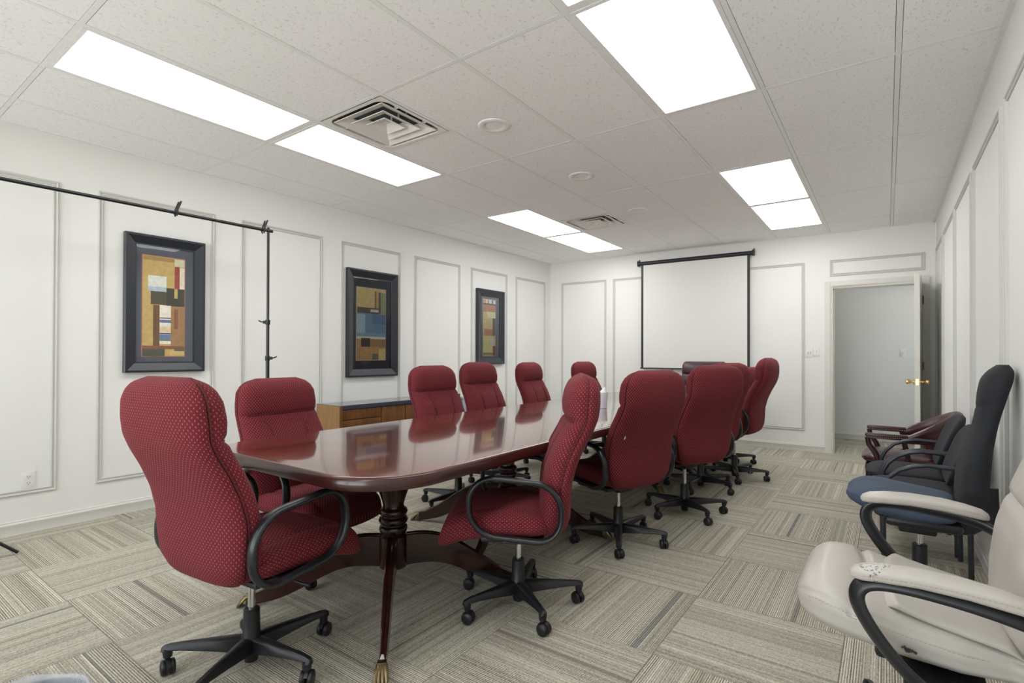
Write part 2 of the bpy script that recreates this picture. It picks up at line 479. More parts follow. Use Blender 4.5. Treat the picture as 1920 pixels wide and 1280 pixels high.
# ------------------------------------------------------------------ object helpers
def thing(name, label, cat, loc=(0, 0, 0), rz=0, group=None):
    o = bpy.data.objects.new(name, None); COL.objects.link(o)
    o.location = loc; o.rotation_euler = (0, 0, rz); o.empty_display_size = .1
    tag(o, label, cat, group); return o
def tag(o, label, cat, group=None):
    o['label'] = label; o['category'] = cat
    if group: o['group'] = group
    return o
def struct(name, mb, mat, smooth=30, parent=None):
    o = mb.build(name, mat, parent, smooth)
    if parent is None: o['kind'] = 'structure'
    return o
def copy_tree(o, parent=None):
    c = o.copy(); COL.objects.link(c)
    if parent is not None: c.parent = parent
    for ch in list(o.children): copy_tree(ch, c)
    return c

# ================================================================== ROOM
mb = MB(); box(mb, (-1.2, YF-.15, -.12), (7.4, 8.5, 0)); struct('floor', mb, 'carpet', 0)
mb = MB()
y0, y1 = YF-.1, 6.9
mb.add([(XL(y0), y0, 0), (XL(y1), y1, 0), (XL(y1), y1, 2.9), (XL(y0), y0, 2.9), (XL(y0)-.12, y0, 0), (XL(y1)-.12, y1, 0), (XL(y1)-.12, y1, 2.9), (XL(y0)-.12, y0, 2.9)],
       [(0, 1, 2, 3), (7, 6, 5, 4), (0, 4, 5, 1), (3, 2, 6, 7), (0, 3, 7, 4), (1, 5, 6, 2)])
struct('wall_left', mb, 'wall', 0)
mb = MB(); box(mb, (XR, YF-.1, 0), (XR+.12, 6.69, 2.9)); struct('wall_right', mb, 'wall', 0)
mb = MB()      # wall behind the camera; its two windows are added to brighten the ceiling
WZ0, WZ1 = .25, 2.45; WW = ((.35, 2.60), (2.80, 5.05))
box(mb, (-.2, YF-.12, 0), (XR+.12, YF, WZ0)); box(mb, (-.2, YF-.12, WZ1), (XR+.12, YF, 2.9))
box(mb, (-.2, YF-.12, WZ0), (WW[0][0], YF, WZ1)); box(mb, (WW[0][1], YF-.12, WZ0), (WW[1][0], YF, WZ1)); box(mb, (WW[1][1], YF-.12, WZ0), (XR+.12, YF, WZ1))
struct('wall_front', mb, 'wall', 0)
for wi_, (wa, wb) in enumerate(WW):
    mb = MB()
    for a, b in (((wa, YF-.09, WZ0), (wa+.05, YF-.02, WZ1)), ((wb-.05, YF-.09, WZ0), (wb, YF-.02, WZ1)), ((wa+.05, YF-.09, WZ0), (wb-.05, YF-.02, WZ0+.05)), ((wa+.05, YF-.09, WZ1-.05), (wb-.05, YF-.02, WZ1)), (((wa+wb)/2-.02, YF-.08, WZ0+.05), ((wa+wb)/2+.02, YF-.03, WZ1-.05))):
        box(mb, a, b)
    fr_ = struct('window_%d' % (wi_+2), mb, 'trim', 0)  # added out of view to let in extra light
    mb = MB(); mb.add([(wa+.05, YF-.055, WZ0+.05), (wb-.05, YF-.055, WZ0+.05), (wb-.05, YF-.055, WZ1-.05), (wa+.05, YF-.055, WZ1-.05)], [(0, 1, 2, 3)]); mb.build('pane', 'glass', fr_, 0)
    la = bpy.data.lights.new('window_portal', 'AREA'); la.shape = 'RECTANGLE'; la.size = wb-wa; la.size_y = WZ1-WZ0; la.cycles.is_portal = True
    lo = bpy.data.objects.new('window_portal', la); COL.objects.link(lo); lo.location = ((wa+wb)/2, YF-.13, (WZ0+WZ1)/2); lo.rotation_euler = (R(90), 0, 0)
DX0, DX1, DZ = 4.262, 5.145, 2.03
mb = MB()
def backseg(x0, x1, z0, z1):
    ya, yb = YB(x0), YB(x1); T_ = .12
    mb.add([(x0, ya, z0), (x1, yb, z0), (x1, yb+T_, z0), (x0, ya+T_, z0), (x0, ya, z1), (x1, yb, z1), (x1, yb+T_, z1), (x0, ya+T_, z1)],
           [(0, 3, 2, 1), (4, 5, 6, 7), (0, 1, 5, 4), (1, 2, 6, 5), (2, 3, 7, 6), (3, 0, 4, 7)])
backseg(.18, DX0, 0, 2.9); backseg(DX1, XR, 0, 2.9); backseg(DX0, DX1, DZ, 2.9)
struct('wall_back', mb, 'wall', 0)
# hall beyond the doorway
HY = 8.13
mb = MB(); box(mb, (2.6, HY, 0), (6.6, HY+.1, 2.6)); struct('wall_hall_far', mb, 'wall', 0)
mb = MB(); box(mb, (2.5, 6.76, 0), (2.6, HY+.1, 2.6)); struct('wall_hall_left', mb, 'wall', 0)
mb = MB(); box(mb, (XR+.12, 6.69, 0), (6.7, 6.79, 2.6)); struct('wall_hall_near', mb, 'wall', 0)
mb = MB(); box(mb, (2.5, 6.83, 2.45), (6.7, HY+.1, 2.55)); struct('ceiling_hall', mb, 'tile', 0)
mb = MB()   # end wall with a window opening
WX = 6.6
box(mb, (WX, 6.79, 0), (WX+.1, HY, .95)); box(mb, (WX, 6.79, 2.1), (WX+.1, HY, 2.45)); box(mb, (WX, 6.79, .95), (WX+.1, 6.95, 2.1)); box(mb, (WX, 7.98, .95), (WX+.1, HY, 2.1))
struct('wall_hall_right', mb, 'wall', 0)
mb = MB()
for a, b in (((WX+.01, 6.95, .95), (WX+.07, 7.0, 2.1)), ((WX+.01, 7.93, .95), (WX+.07, 7.98, 2.1)), ((WX+.01, 7.0, .95), (WX+.07, 7.93, 1.0)), ((WX+.01, 7.0, 2.05), (WX+.07, 7.93, 2.1)), ((WX+.02, 7.45, 1.0), (WX+.06, 7.48, 2.05))):
    box(mb, a, b)
wi = struct('window_1', mb, 'trim', 0)
mb = MB(); mb.add([(WX+.04, 7.0, 1.0), (WX+.04, 7.93, 1.0), (WX+.04, 7.93, 2.05), (WX+.04, 7.0, 2.05)], [(0, 1, 2, 3)]); mb.build('pane', 'glass', wi, 0)
la = bpy.data.lights.new('window_portal', 'AREA'); la.shape = 'RECTANGLE'; la.size = 1.15; la.size_y = 1.03; la.cycles.is_portal = True
lo = bpy.data.objects.new('window_portal', la); COL.objects.link(lo); lo.location = (WX+.12, 7.465, 1.525); lo.rotation_euler = (0, R(90), 0)

# ---- ceiling tiles laid in the grid
XS = [XL(1.5)-.06]+Lx[1:]+[XR]
YS = [YF, Cy[-3], Cy[-2], Cy[-1], Cy[0], Cy[1], Cy[2], Cy[3], Cy[4], Cy[5], 6.70]
LIGHTS = [(2, 0), (2, 1), (2, 3), (2, 4), (6, 0), (6, 1), (6, 3), (6, 4), (2, -3), (2, -2), (6, -3), (6, -2)]   # (line, cross line)
VENTS = [(3, 1, 0), (3, 3, 1)]                                   # half tile: 0 near, 1 far
DISCS = [(2.72, 1.92), (2.73, 3.11), (2.72, 4.38)]
mb = MB(); g = .012; zt = H+.002
def tile(xa, xb, ya, yb):
    box(mb, (xa+.0142, ya+.0142, zt), (xb-.0142, yb-.0142, zt+.015))
holes = {(l, round(Cy[c], 4)) for l, c in LIGHTS}
vh = {(l, round(Cy[c], 4)): h for l, c, h in VENTS}
for i in range(len(XS)-1):
    for j in range(len(YS)-1):
        key = (i, round(YS[j], 4))
        if key in holes: continue
        if key in vh:
            ym = (YS[j]+YS[j+1])/2
            if vh[key] == 0: tile(XS[i], XS[i+1], ym, YS[j+1])
            else: tile(XS[i], XS[i+1], YS[j], ym)
            continue
        tile(XS[i], XS[i+1], YS[j], YS[j+1])
box(mb, (-.3, YF-.1, 2.86), (XR+.12, 6.8, 2.92))
struct('ceiling', mb, 'tile', 0)
mb = MB()
for x in Lx[1:]: box(mb, (x-g, YF, H+.001), (x+g, 6.72, H+.006))
for y in YS[1:-1]: box(mb, (XS[0]-.06, y-g, H+.0012), (XR, y+g, H+.0065))
for l, c, h in VENTS:
    ym = (Cy[c]+Cy[c+1])/2; box(mb, (Lx[l], ym-g, H+.0012), (Lx[l+1], ym+g, H+.0065))
box(mb, (XR-.024, YF, H-.003), (XR, 6.7, H+.006))
mb.add([(XL(YF)-.005, YF, H-.003), (XL(YF)+.022, YF, H-.003), (XL(6.6)+.022, 6.6, H-.003), (XL(6.6)-.005, 6.6, H-.003),
        (XL(YF)-.005, YF, H+.006), (XL(YF)+.022, YF, H+.006), (XL(6.6)+.022, 6.6, H+.006), (XL(6.6)-.005, 6.6, H+.006)],
       [(0, 3, 2, 1), (4, 5, 6, 7), (0, 1, 5, 4), (1, 2, 6, 5), (2, 3, 7, 6), (3, 0, 4, 7)])
xa, xb = .3, XR
mb.add([(xa, YB(xa)-.022, H-.003), (xb, YB(xb)-.022, H-.003), (xb, YB(xb)+.01, H-.003), (xa, YB(xa)+.01, H-.003),
        (xa, YB(xa)-.022, H+.006), (xb, YB(xb)-.022, H+.006), (xb, YB(xb)+.01, H+.006), (xa, YB(xa)+.01, H+.006)],
       [(0, 3, 2, 1), (4, 5, 6, 7), (0, 1, 5, 4), (1, 2, 6, 5), (2, 3, 7, 6), (3, 0, 4, 7)])
struct('trim_1', mb, 'grid', 0)

# ---- fluorescent panels
LL = {(2, 0): 'longest-looking lit ceiling panel at top left',
      (2, 1): 'lit ceiling panel directly beside the larger air vent',
      (2, 3): 'lit ceiling panel beside the smaller vent, nearer one of its pair',
      (2, 4): 'farthest lit ceiling panel of the left row, past the smaller vent',
      (6, 0): 'lit ceiling panel cut off at the top, only a corner showing',
      (6, 1): 'biggest bright lit ceiling panel, at top right',
      (6, 3): 'nearer lit ceiling panel of the far right pair',
      (6, 4): 'lit ceiling panel nearest the open door'}
for (l, c) in LIGHTS:
    x0, x1, ya, yb = Lx[l], Lx[l+1], Cy[c], Cy.get(c+1, 0)
    lab = LL.get((l, c), 'lit ceiling light panel behind the camera position')
    T_ = thing('ceiling_light', lab, 'ceiling light', ((x0+x1)/2, (ya+yb)/2, H), 0, 'recessed ceiling light panels')
    hx, hy = (x1-x0)/2-.013, (yb-ya)/2-.013; e = .022
    mb = MB()
    for a, b in (((-hx, -hy, 0), (hx, -hy+e, .02)), ((-hx, hy-e, 0), (hx, hy, .02)), ((-hx, -hy+e, 0), (-hx+e, hy-e, .02)), ((hx-e, -hy+e, 0), (hx, hy-e, .02))):
        box(mb, a, b)
    mb.build('frame', 'grid', T_, 0)
    mb = MB(); box(mb, (-hx, -hy, .10), (hx, hy, .11))
    for a, b in (((-hx, -hy, .02), (hx, -hy+.004, .10)), ((-hx, hy-.004, .02), (hx, hy, .10)), ((-hx, -hy+.004, .02), (-hx+.004, hy-.004, .10)), ((hx-.004, -hy+.004, .02), (hx, hy-.004, .10))): box(mb, a, b)
    mb.build('housing', 'grid', T_, 0)
    mb = MB(); box(mb, (-hx+e, -hy+e, .006), (hx-e, hy-e, .012)); mb.build('diffuser', 'lampfar' if c >= 3 else 'lamp', T_, 0)
# ---- air diffusers
def frustum(mb, a, za, b, zb, t_=.004):
    """square sloped ring from half-size a at za to half-size b at zb"""
    vs = []
    for (s_, z) in ((a, za), (b, zb), (b, zb+t_), (a, za+t_)):
        vs += [(-s_, -s_, z), (s_, -s_, z), (s_, s_, z), (-s_, s_, z)]
    fs = []
    for i in range(4):
        j = (i+1) % 4
        for k in range(4):
            q = (k+1) % 4; fs.append((i*4+k, i*4+q, j*4+q, j*4+k))
    mb.add(vs, fs)
for (l, c, h), lab in zip(VENTS, ('square white ceiling air vent beside the near left light panels', 'smaller-looking white air vent by the far left light panels')):
    x0, x1 = Lx[l], Lx[l+1]; ym = (Cy[c]+Cy[c+1])/2; ya, yb = (Cy[c], ym) if h == 0 else (ym, Cy[c+1])
    T_ = thing('air_vent', lab, 'air vent', ((x0+x1)/2, (ya+yb)/2, H), 0, 'ceiling air vents')
    mb = MB(); s_ = .29; ri = .262
    outer = [(-s_, -s_), (s_, -s_), (s_, s_), (-s_, s_)]
    inner = stadium(ri, ri, .07, 6)
    n = len(inner); vs = [(p[0], p[1], .0) for p in inner]
    # flange as ring between rounded hole and square rim
    rim = []
    for p in inner:
        a = max(abs(p[0]), abs(p[1])); rim.append((p[0]/a*s_, p[1]/a*s_, -.0))
    vs += rim; vs += [(p[0]*1.0, p[1]*1.0, .05) for p in inner]
    fs = [(i, (i+1) % n, n+(i+1) % n, n+i) for i in range(n)]+[(i, 2*n+i, 2*n+(i+1) % n, (i+1) % n) for i in range(n)]
    mb.add(vs, fs); mb.build('flange', 'diffm', T_, 20)
    mb = MB(); box(mb, (-.285, -.285, .05), (.285, .285, .09)); mb.build('duct', 'diff_dark', T_, 0)
    for k, (a, b, z0, z1) in enumerate(((.232, .150, .0, .034), (.158, .08, .0, .034), (.088, .02, .0, .030))):
        mb = MB(); frustum(mb, a, z0, b, z1)
        if k == 2: box(mb, (-.02, -.02, z1-.002), (.02, .02, z1+.004))
        # little posts that hold the cone
        for sx in (-1, 1):
            box(mb, (sx*(a+b)/2-.004, -.004, z1*.5+.003), (sx*(a+b)/2+.004, .004, .05))
        mb.build('louver', 'diffm', T_, 0)
    for sx, sy in ((-1, 1), (1, 1), (1, -1), (-1, -1)):
        mb = MB(); box(mb, (-.003, -.02, .0), (.003, .02, .044), tf((sx*.236, sy*.12, .006), R(90)))
        mb.build('bracket', 'diffm', T_, 0)
for (x, y), lab in zip(DISCS, ('round white ceiling disc nearest the large air vent', 'middle one of the three round white ceiling discs', 'farthest round white ceiling disc, beside the small far vent')):
    T_ = thing('recessed_downlight', lab, 'downlight', (x, y, H), 0, 'round recessed ceiling fixtures')
    mb = MB(); lathe(mb, [(.105, .004), (.104, -.001), (.098, -.004), (.075, -.005), (.066, -.002)], 40, None, False); mb.build('trim_ring', 'grid', T_)
    mb = MB(); lathe(mb, [(.066, -.002), (.05, .004), (.001, .0042)], 40, None, False); mb.build('cover', 'diffm', T_)

# ---- wall panel mouldings
trim_n = [1]
def moulding(O, U_, Nn, u0, u1, z0, z1, w_=.034, d=.013):
    """mitred picture-frame moulding on a wall; O origin on wall (z=0), U_ along, Nn outward"""
    trim_n[0] += 1
    prof = [(0, 0), (0, d*.75), (.2, d), (.38, d*.78), (.46, d*.35), (.6, d*.35), (.7, d*.7), (.86, d*.75), (1, d*.4), (1, 0)]
    mb = MB(); vs = []
    for (q, h_) in prof:
        e = q*w_
        for (uu, zz) in ((u0+e, z0+e), (u1-e, z0+e), (u1-e, z1-e), (u0+e, z1-e)):
            p = O+U_*uu+Nn*h_; vs.append((p.x, p.y, zz))
    fs = []
    for i in range(len(prof)-1):
        for k in range(4):
            l = (k+1) % 4; fs.append((i*4+k, i*4+l, (i+1)*4+l, (i+1)*4+k))
    mb.add(vs, fs)
    return struct('trim_%d' % trim_n[0], mb, 'trim', 0)
uL = Vector((.0203, 1, 0)).normalized(); nL = Vector((1, -.0203, 0)).normalized(); oL = Vector((XL(0), 0, 0))
for k in range(-4, 6):
    u = .528+k*1.0175
    moulding(oL, uL, nL, u, u+.80, .255, 2.366)
for a, b in ((-.512, .310),):
    pass
uB = Vector((1, BS, 0)).normalized(); nB = Vector((BS, -1, 0)).normalized(); oB = Vector((0, YB(0), 0))
for a, b in ((.517, 1.303), (1.415, 2.20), (2.31, 3.09), (3.19, 3.982)):
    moulding(oB, uB, nB, a, b, .255, 2.356)
moulding(oB, uB, nB, 4.251, 5.166, 2.160, 2.36)
uR = Vector((0, 1, 0)); nR = Vector((-1, 0, 0)); oR = Vector((XR, 0, 0))
k = 0
for a, b in ((4.712, 5.676), (3.671, 4.631), (2.579, 3.544), (1.50, 2.469), (.42, 1.39), (-.66, .31), (-1.74, -.77)):
    moulding(oR, uR, nR, a, b, .255, 2.375)
moulding(oR, uR, nR, 5.793, 6.60, .255, 2.372)
# ---- baseboards
def baseboard(name, O, U_, Nn, u0, u1):
    prof = [(.0, 0), (.012, 0), (.012, .055), (.016, .062), (.016, .072), (.009, .080), (.009, .088), (0, .092)]
    mb = MB(); vs = []
    for uu in (u0, u1):
        for d, z in prof:
            p = O+U_*uu+Nn*d; vs.append((p.x, p.y, z))
    n = len(prof)
    fs = [(i, i+1, n+i+1, n+i) for i in range(n-1)]+[tuple(range(n)), tuple(range(n, 2*n))]
    mb.add(vs, fs); return struct(name, mb, 'base', 30)
baseboard('baseboard_left', oL, uL, nL, YF, 6.58)
baseboard('baseboard_back', oB, uB, nB, .3, 4.20)
baseboard('baseboard_right', oR, uR, nR, YF, 6.68)
baseboard('baseboard_hall', Vector((0, HY, 0)), Vector((1, 0, 0)), Vector((0, -1, 0)), 2.6, 6.6)
# ---- door casing
mb = MB()
cw = .067
for (x0, x1, z0, z1) in ((DX0-cw, DX0, 0, DZ+cw), (DX1, DX1+cw, 0, DZ+cw), (DX0, DX1, DZ, DZ+cw)):
    for (ins, dep) in ((0, .012), (.014, .019)):
        xa, xb = (x0+ins*(x0 != DX0), x1-ins*(x0 == DX0 or True)*.5) if False else (x0+ins*.6, x1-ins*.6)
        ya, yb = YB(xa), YB(xb)
        zb = z1-ins*.6 if z1 > DZ else z1
        za = z0 if z0 == 0 else z0+ins*.6
        vs = []
        for z in (za, zb):
            vs += [(xa, ya-dep, z), (xb, yb-dep, z), (xb, yb, z), (xa, ya, z)]
        mb.add(vs, [(0, 3, 2, 1), (4, 5, 6, 7), (0, 1, 5, 4), (1, 2, 6, 5), (2, 3, 7, 6), (3, 0, 4, 7)])
# jamb lining and stop
yj = YB(4.7)
box(mb, (DX0-.001, yj-.012, 0), (DX0+.018, yj+.13, DZ)); box(mb, (DX1-.018, yj-.008, 0), (DX1+.001, yj+.13, DZ)); box(mb, (DX0, yj-.006, DZ-.018), (DX1, yj+.13, DZ+.001))
box(mb, (DX0+.018, yj+.045, 0), (DX0+.03, yj+.08, DZ-.018)); box(mb, (DX1-.03, yj+.045, 0), (DX1-.018, yj+.08, DZ-.018)); box(mb, (DX0+.018, yj+.045, DZ-.03), (DX1-.018, yj+.08, DZ-.018))
trim_n[0] += 1; struct('trim_%d' % trim_n[0], mb, 'base', 0)
# ---- open door leaf
dr = MB(); L_ = .86
box(dr, (-L_, -.022, .012), (0, .022, 2.025), r=.002)
door = dr.build('door_1', 'door', None, 20); door['kind'] = 'structure'
ang = math.atan2(6.67-5.80, 5.118-5.060)          # closed edge to free edge
door.location = (5.118, 6.655, 0); door.rotation_euler = (0, 0, ang)
for side in (1, -1):
    mb = MB()
    Mk = tf((-L_+.06, side*.022, .93), 0, -side*R(90))
    lathe(mb, [(.034, 0), (.034, .004), (.028, .009), (.012, .012), (.011, .028), (.014, .033), (.024, .043), (.028, .054), (.026, .066), (.016, .073), (.001, .075)], 24, Mk)
    mb.build('door_knob', 'brass', door)
mb = MB(); box(mb, (-L_-.0015, -.012, .90), (-L_+.001, .012, .96)); mb.build('latch_plate', 'brass', door, 0)
for z in (.28, 1.08, 1.82):
    mb = MB(); lathe(mb, [(.007, -.045), (.007, .045)], 12, tf((.004, -.028, z))); box(mb, (-.03, -.0235, z-.045), (.0, -.0215, z+.045)); mb.build('hinge', 'oldbrass', door)

# ---- wall plates
def plate(name, label, cat, O, ax_u, nn, kind, w_=.07, h_=.115):
    M_ = Matrix(((ax_u.x, nn.x, 0, O.x), (ax_u.y, nn.y, 0, O.y), (0, 0, 1, O.z), (0, 0, 0, 1)))
    T_ = thing(name, label, cat); T_.matrix_world = M_
    mb = MB(); box(mb, (-w_/2, 0, -h_/2), (w_/2, .006, h_/2), r=.002); mb.build('cover_plate', 'plate', T_)
    if kind == 'outlet':
        for dz in (.02, -.02):
            mb = MB(); lathe(mb, [(.017, 0), (.017, .002), (.001, .002)], 20, tf((0, .006, dz), 0, -R(90)))
            ob = mb.build('receptacle', 'plate', T_)
            mb = MB()
            for dx_ in (-.006, .006): box(mb, (dx_-.0014, .0078, dz-.001), (dx_+.0014, .0086, dz+.008))
            lathe(mb, [(.0026, 0), (.0026, .0006)], 10, tf((0, .0079, dz-.008), 0, -R(90)))
            mb.build('slot', 'slot', ob, 0)
        mb = MB(); lathe(mb, [(.003, 0), (.003, .001)], 10, tf((0, .006, 0), 0, -R(90))); mb.build('screw', 'grid', T_)
    elif kind == 'toggle':
        mb = MB(); box(mb, (-.005, .004, -.012), (.005, .0065, .012)); mb.build('slot', 'trim', T_, 0)
        mb = MB(); box(mb, (-.004, .005, -.002), (.004, .017, .008), tf((0, 0, 0), 0, R(-20)), r=.001); mb.build('toggle', 'plate', T_)
    elif kind == 'round':
        mb = MB(); lathe(mb, [(.022, 0), (.021, .006), (.015, .007), (.001, .007)], 24, tf((0, .006, 0), 0, -R(90))); ob = mb.build('socket', 'plate', T_)
        mb = MB()
        for a0 in (120, 300):
            tube(mb, [(.013*math.cos(R(a0+q)), .0135, .013*math.sin(R(a0+q))) for q in range(0, 121, 12)], .0022, 6)
        mb.build('slot', 'slot', ob)
    return T_
plate('wall_outlet', 'white two-socket power outlet low on the left wall', 'outlet', oL+uL*.166+Vector((0, 0, .347)), uL*-1, nL, 'outlet')
plate('round_socket_plate', 'square white plate with round twist socket beside the far right panel moulding', 'outlet', oB+uB*4.031+Vector((0, 0, 1.227)), uB*-1, nB, 'round', .075, .118)
plate('light_switch', 'white toggle switch plate just left of the door casing', 'light switch', oB+uB*4.109+Vector((0, 0, 1.24)), uB*-1, nB, 'toggle')
plate('light_switch', 'white switch plate on the hallway wall seen through the doorway', 'light switch', Vector((4.995, HY, 1.235)), Vector((-1, 0, 0)), Vector((0, -1, 0)), 'toggle')

# ================================================================== PICTURES
def picture(label, u0, u1, z0, z1, fwid, matc, art, border, rects, artm, gain=1.06):
    """framed print on the left wall; art = (u0,u1,z0,z1)"""
    T_ = thing('framed_print', label, 'picture', group='framed abstract prints on the left wall')
    cu, cz = (u0+u1)/2, (z0+z1)/2
    O = oL+uL*cu
    T_.matrix_world = Matrix(((uL.x, nL.x, 0, O.x), (uL.y, nL.y, 0, O.y), (0, 0, 1, cz), (0, 0, 0, 1)))
    hw, hh_ = (u1-u0)/2, (z1-z0)/2
    prof = [(0, .001), (0, .040), (.006, .044), (.016, .044), (fwid*.9, .020), (fwid, .020), (fwid, .004)]
    mb = MB(); vs = []
    for e, d in prof:
        for a, b in ((-hw+e, -hh_+e), (hw-e, -hh_+e), (hw-e, hh_-e), (-hw+e, hh_-e)): vs.append((a, d, b))
    fs = []
    for i in range(len(prof)-1):
        for k in range(4):
            l = (k+1) % 4; fs.append((i*4+k, i*4+l, (i+1)*4+l, (i+1)*4+k))
    fs.append((0, 1, 2, 3)); mb.add(vs, fs); mb.build('frame', 'frame', T_, 0)
    mb = MB(); box(mb, (-hw+fwid-.002, .004, -hh_+fwid-.002), (hw-fwid+.002, .008, hh_-fwid+.002)); mb.build('mat_board', plain('mat_board', matc, .8), T_, 0)
    a0, a1, b0, b1 = art[0]-cu, art[1]-cu, art[2]-cz, art[3]-cz
    mb = MB(); e = .006; box(mb, (a0-e, .008, b0-e), (a1+e, .0086, b1+e)); mb.build('mat_border', plain('mat_border', border, .7), T_, 0)
    mb = MB(); ms = [artm]; box(mb, (a0, .0086, b0), (a1, .0092, b1))
    for i, (x0, x1, y0_, y1_, c) in enumerate(rects):
        mb.cur = i+1; ms.append(flatm('%d' % i, tuple(min(250, q*gain) for q in c)))
        d = .0092+.00012*(i+1)
        X0, X1, Y0, Y1 = a0+(a1-a0)*x0, a0+(a1-a0)*x1, b1+(b0-b1)*y0_, b1+(b0-b1)*y1_
        mb.add([(X0, d, Y0), (X1, d, Y0), (X1, d, Y1), (X0, d, Y1)], [(0, 1, 2, 3)])
    mb.build('print', ms, T_, 0)
    mb = MB(); mb.add([(-hw+fwid-.001, .018, -hh_+fwid-.001), (-hw+fwid-.001, .018, hh_-fwid+.001), (hw-fwid+.001, .018, hh_-fwid+.001), (hw-fwid+.001, .018, -hh_+fwid-.001)], [(0, 1, 2, 3)]); mb.build('glass', 'glass', T_, 0)
def nr(x0, x1, y0_, y1_, c, B): return ((x0-B[0])/(B[1]-B[0]), (x1-B[0])/(B[1]-B[0]), (y0_-B[2])/(B[3]-B[2]), (y1_-B[2])/(B[3]-B[2]), c)
B1 = (220, 565, 265, 1085)
r1 = [nr(*q, B1) for q in ((225, 475, 268, 300, (158, 128, 78)), (480, 565, 270, 330, (196, 196, 160)), (480, 522, 330, 520, (146, 66, 56)), (524, 565, 335, 520, (216, 204, 182)),
      (285, 412, 545, 660, (76, 72, 54)), (412, 565, 518, 668, (60, 60, 50)), (478, 506, 520, 600, (178, 160, 96)), (262, 412, 425, 552, (206, 210, 200)), (262, 412, 515, 552, (164, 182, 188)), (305, 356, 665, 1000, (104, 74, 50)), (450, 565, 670, 1000, (150, 116, 76)),
      (478, 510, 690, 860, (128, 82, 58)), (357, 450, 665, 985, (222, 214, 200)), (357, 450, 766, 774, (70, 50, 50)), (357, 450, 784, 808, (92, 106, 146)), (357, 450, 840, 885, (214, 190, 150)), (357, 450, 893, 903, (90, 74, 66)), (357, 450, 905, 948, (98, 120, 152)), (357, 450, 948, 960, (110, 120, 90)), (220, 565, 1000, 1026, (134, 84, 58)), (220, 400, 1026, 1085, (76, 80, 66)), (480, 565, 1010, 1044, (104, 92, 70)), (440, 565, 1044, 1085, (196, 172, 108)))]
picture('large black-framed abstract print in ochre and brown blocks, nearest the camera', .683, 1.240, 1.046, 2.100, .078, (84, 88, 98), (.806, 1.096, 1.171, 1.945), (176, 116, 100), r1, flatm('ochre', (196, 168, 104)))
B2 = (175, 475, 265, 1020)
r2_ = [nr(*q, B2) for q in ((360, 375, 290, 480, (110, 88, 60)), (375, 400, 290, 500, (178, 150, 96)), (400, 425, 295, 525, (92, 86, 72)), (425, 475, 300, 525, (136, 146, 108)), (180, 402, 470, 530, (78, 68, 62)), (315, 400, 486, 514, (196, 194, 182)),
      (175, 475, 530, 775, (98, 134, 162)), (175, 260, 540, 740, (146, 172, 188)), (330, 475, 530, 640, (84, 116, 154)), (175, 475, 740, 775, (120, 148, 168)), (175, 475, 775, 800, (208, 200, 172)), (175, 475, 800, 1020, (170, 134, 80)), (220, 312, 790, 882, (64, 48, 48)), (312, 475, 800, 880, (146, 116, 76)), (335, 402, 955, 1020, (106, 98, 84)), (402, 475, 900, 1020, (196, 178, 112)))]
picture('black-framed abstract print with a blue middle band, between its two neighbours', 2.625, 3.302, .950, 2.097, .088, (62, 66, 76), (2.758, 3.144, 1.130, 1.908), (214, 210, 196), r2_, flatm('straw', (228, 206, 140)), 1.2)
B3 = (218, 410, 240, 1095)
r3 = [nr(*q, B3) for q in ((218, 262, 245, 295, (196, 148, 118)), (262, 410, 245, 300, (214, 216, 218)), (290, 305, 245, 300, (120, 120, 124)), (350, 372, 245, 300, (120, 120, 124)), (218, 410, 300, 320, (98, 96, 96)), (218, 410, 320, 430, (168, 132, 104)), (275, 410, 425, 520, (228, 218, 168)), (365, 410, 520, 790, (96, 92, 98)), (235, 365, 690, 790, (176, 126, 94)), (218, 370, 795, 1050, (216, 200, 130)), (325, 375, 835, 945, (226, 222, 208)), (370, 410, 945, 1095, (122, 64, 58)), (218, 370, 1050, 1082, (150, 120, 88)))]
picture('narrow-looking black-framed abstract print farthest along the left wall', 4.698, 5.297, 1.06, 2.098, .095, (122, 128, 138), (4.846, 5.117, 1.178, 1.963), (206, 190, 170), r3, flatm('tan', (226, 212, 152)), 1.2)

# ================================================================== PROJECTOR SCREEN
T_ = thing('projection_screen', 'pull-down white projection screen with black borders on the back wall', 'projection screen')
O = oB+uB*2.62
T_.matrix_world = Matrix(((uB.x, -nB.x, 0, O.x), (uB.y, -nB.y, 0, O.y), (0, 0, 1, 0), (0, 0, 0, 1)))
mb = MB(); tube(mb, [(-.775, -.055, 2.535), (.775, -.055, 2.535)], .029, 20); box(mb, (-.77, -.06, 2.535), (.77, -.025, 2.562))
cs = mb.build('case', 'screenblack', T_)
for s_ in (-1, 1):
    mb = MB(); box(mb, (s_*.782-.012, -.088, 2.498), (s_*.782+.012, -.02, 2.575), r=.006); box(mb, (s_*.782-.004, -.03, 2.55), (s_*.782+.004, 0, 2.60)); mb.build('end_cap', 'screenblack', T_)
mb = MB(); box(mb, (-.732, -.060, 1.005), (.732, -.058, 2.52)); mb.build('screen_fabric', 'screen', T_, 0)
for s_ in (-1, 1):
    mb = MB(); box(mb, (s_*.722-.017, -.0612, 1.01), (s_*.722+.017, -.0602, 2.51)); mb.build('border', 'screenblack', T_, 0)
mb = MB(); tube(mb, [(-.75, -.059, 1.003), (.75, -.059, 1.003)], .009, 10); mb.build('bottom_bar', 'screenblack', T_)

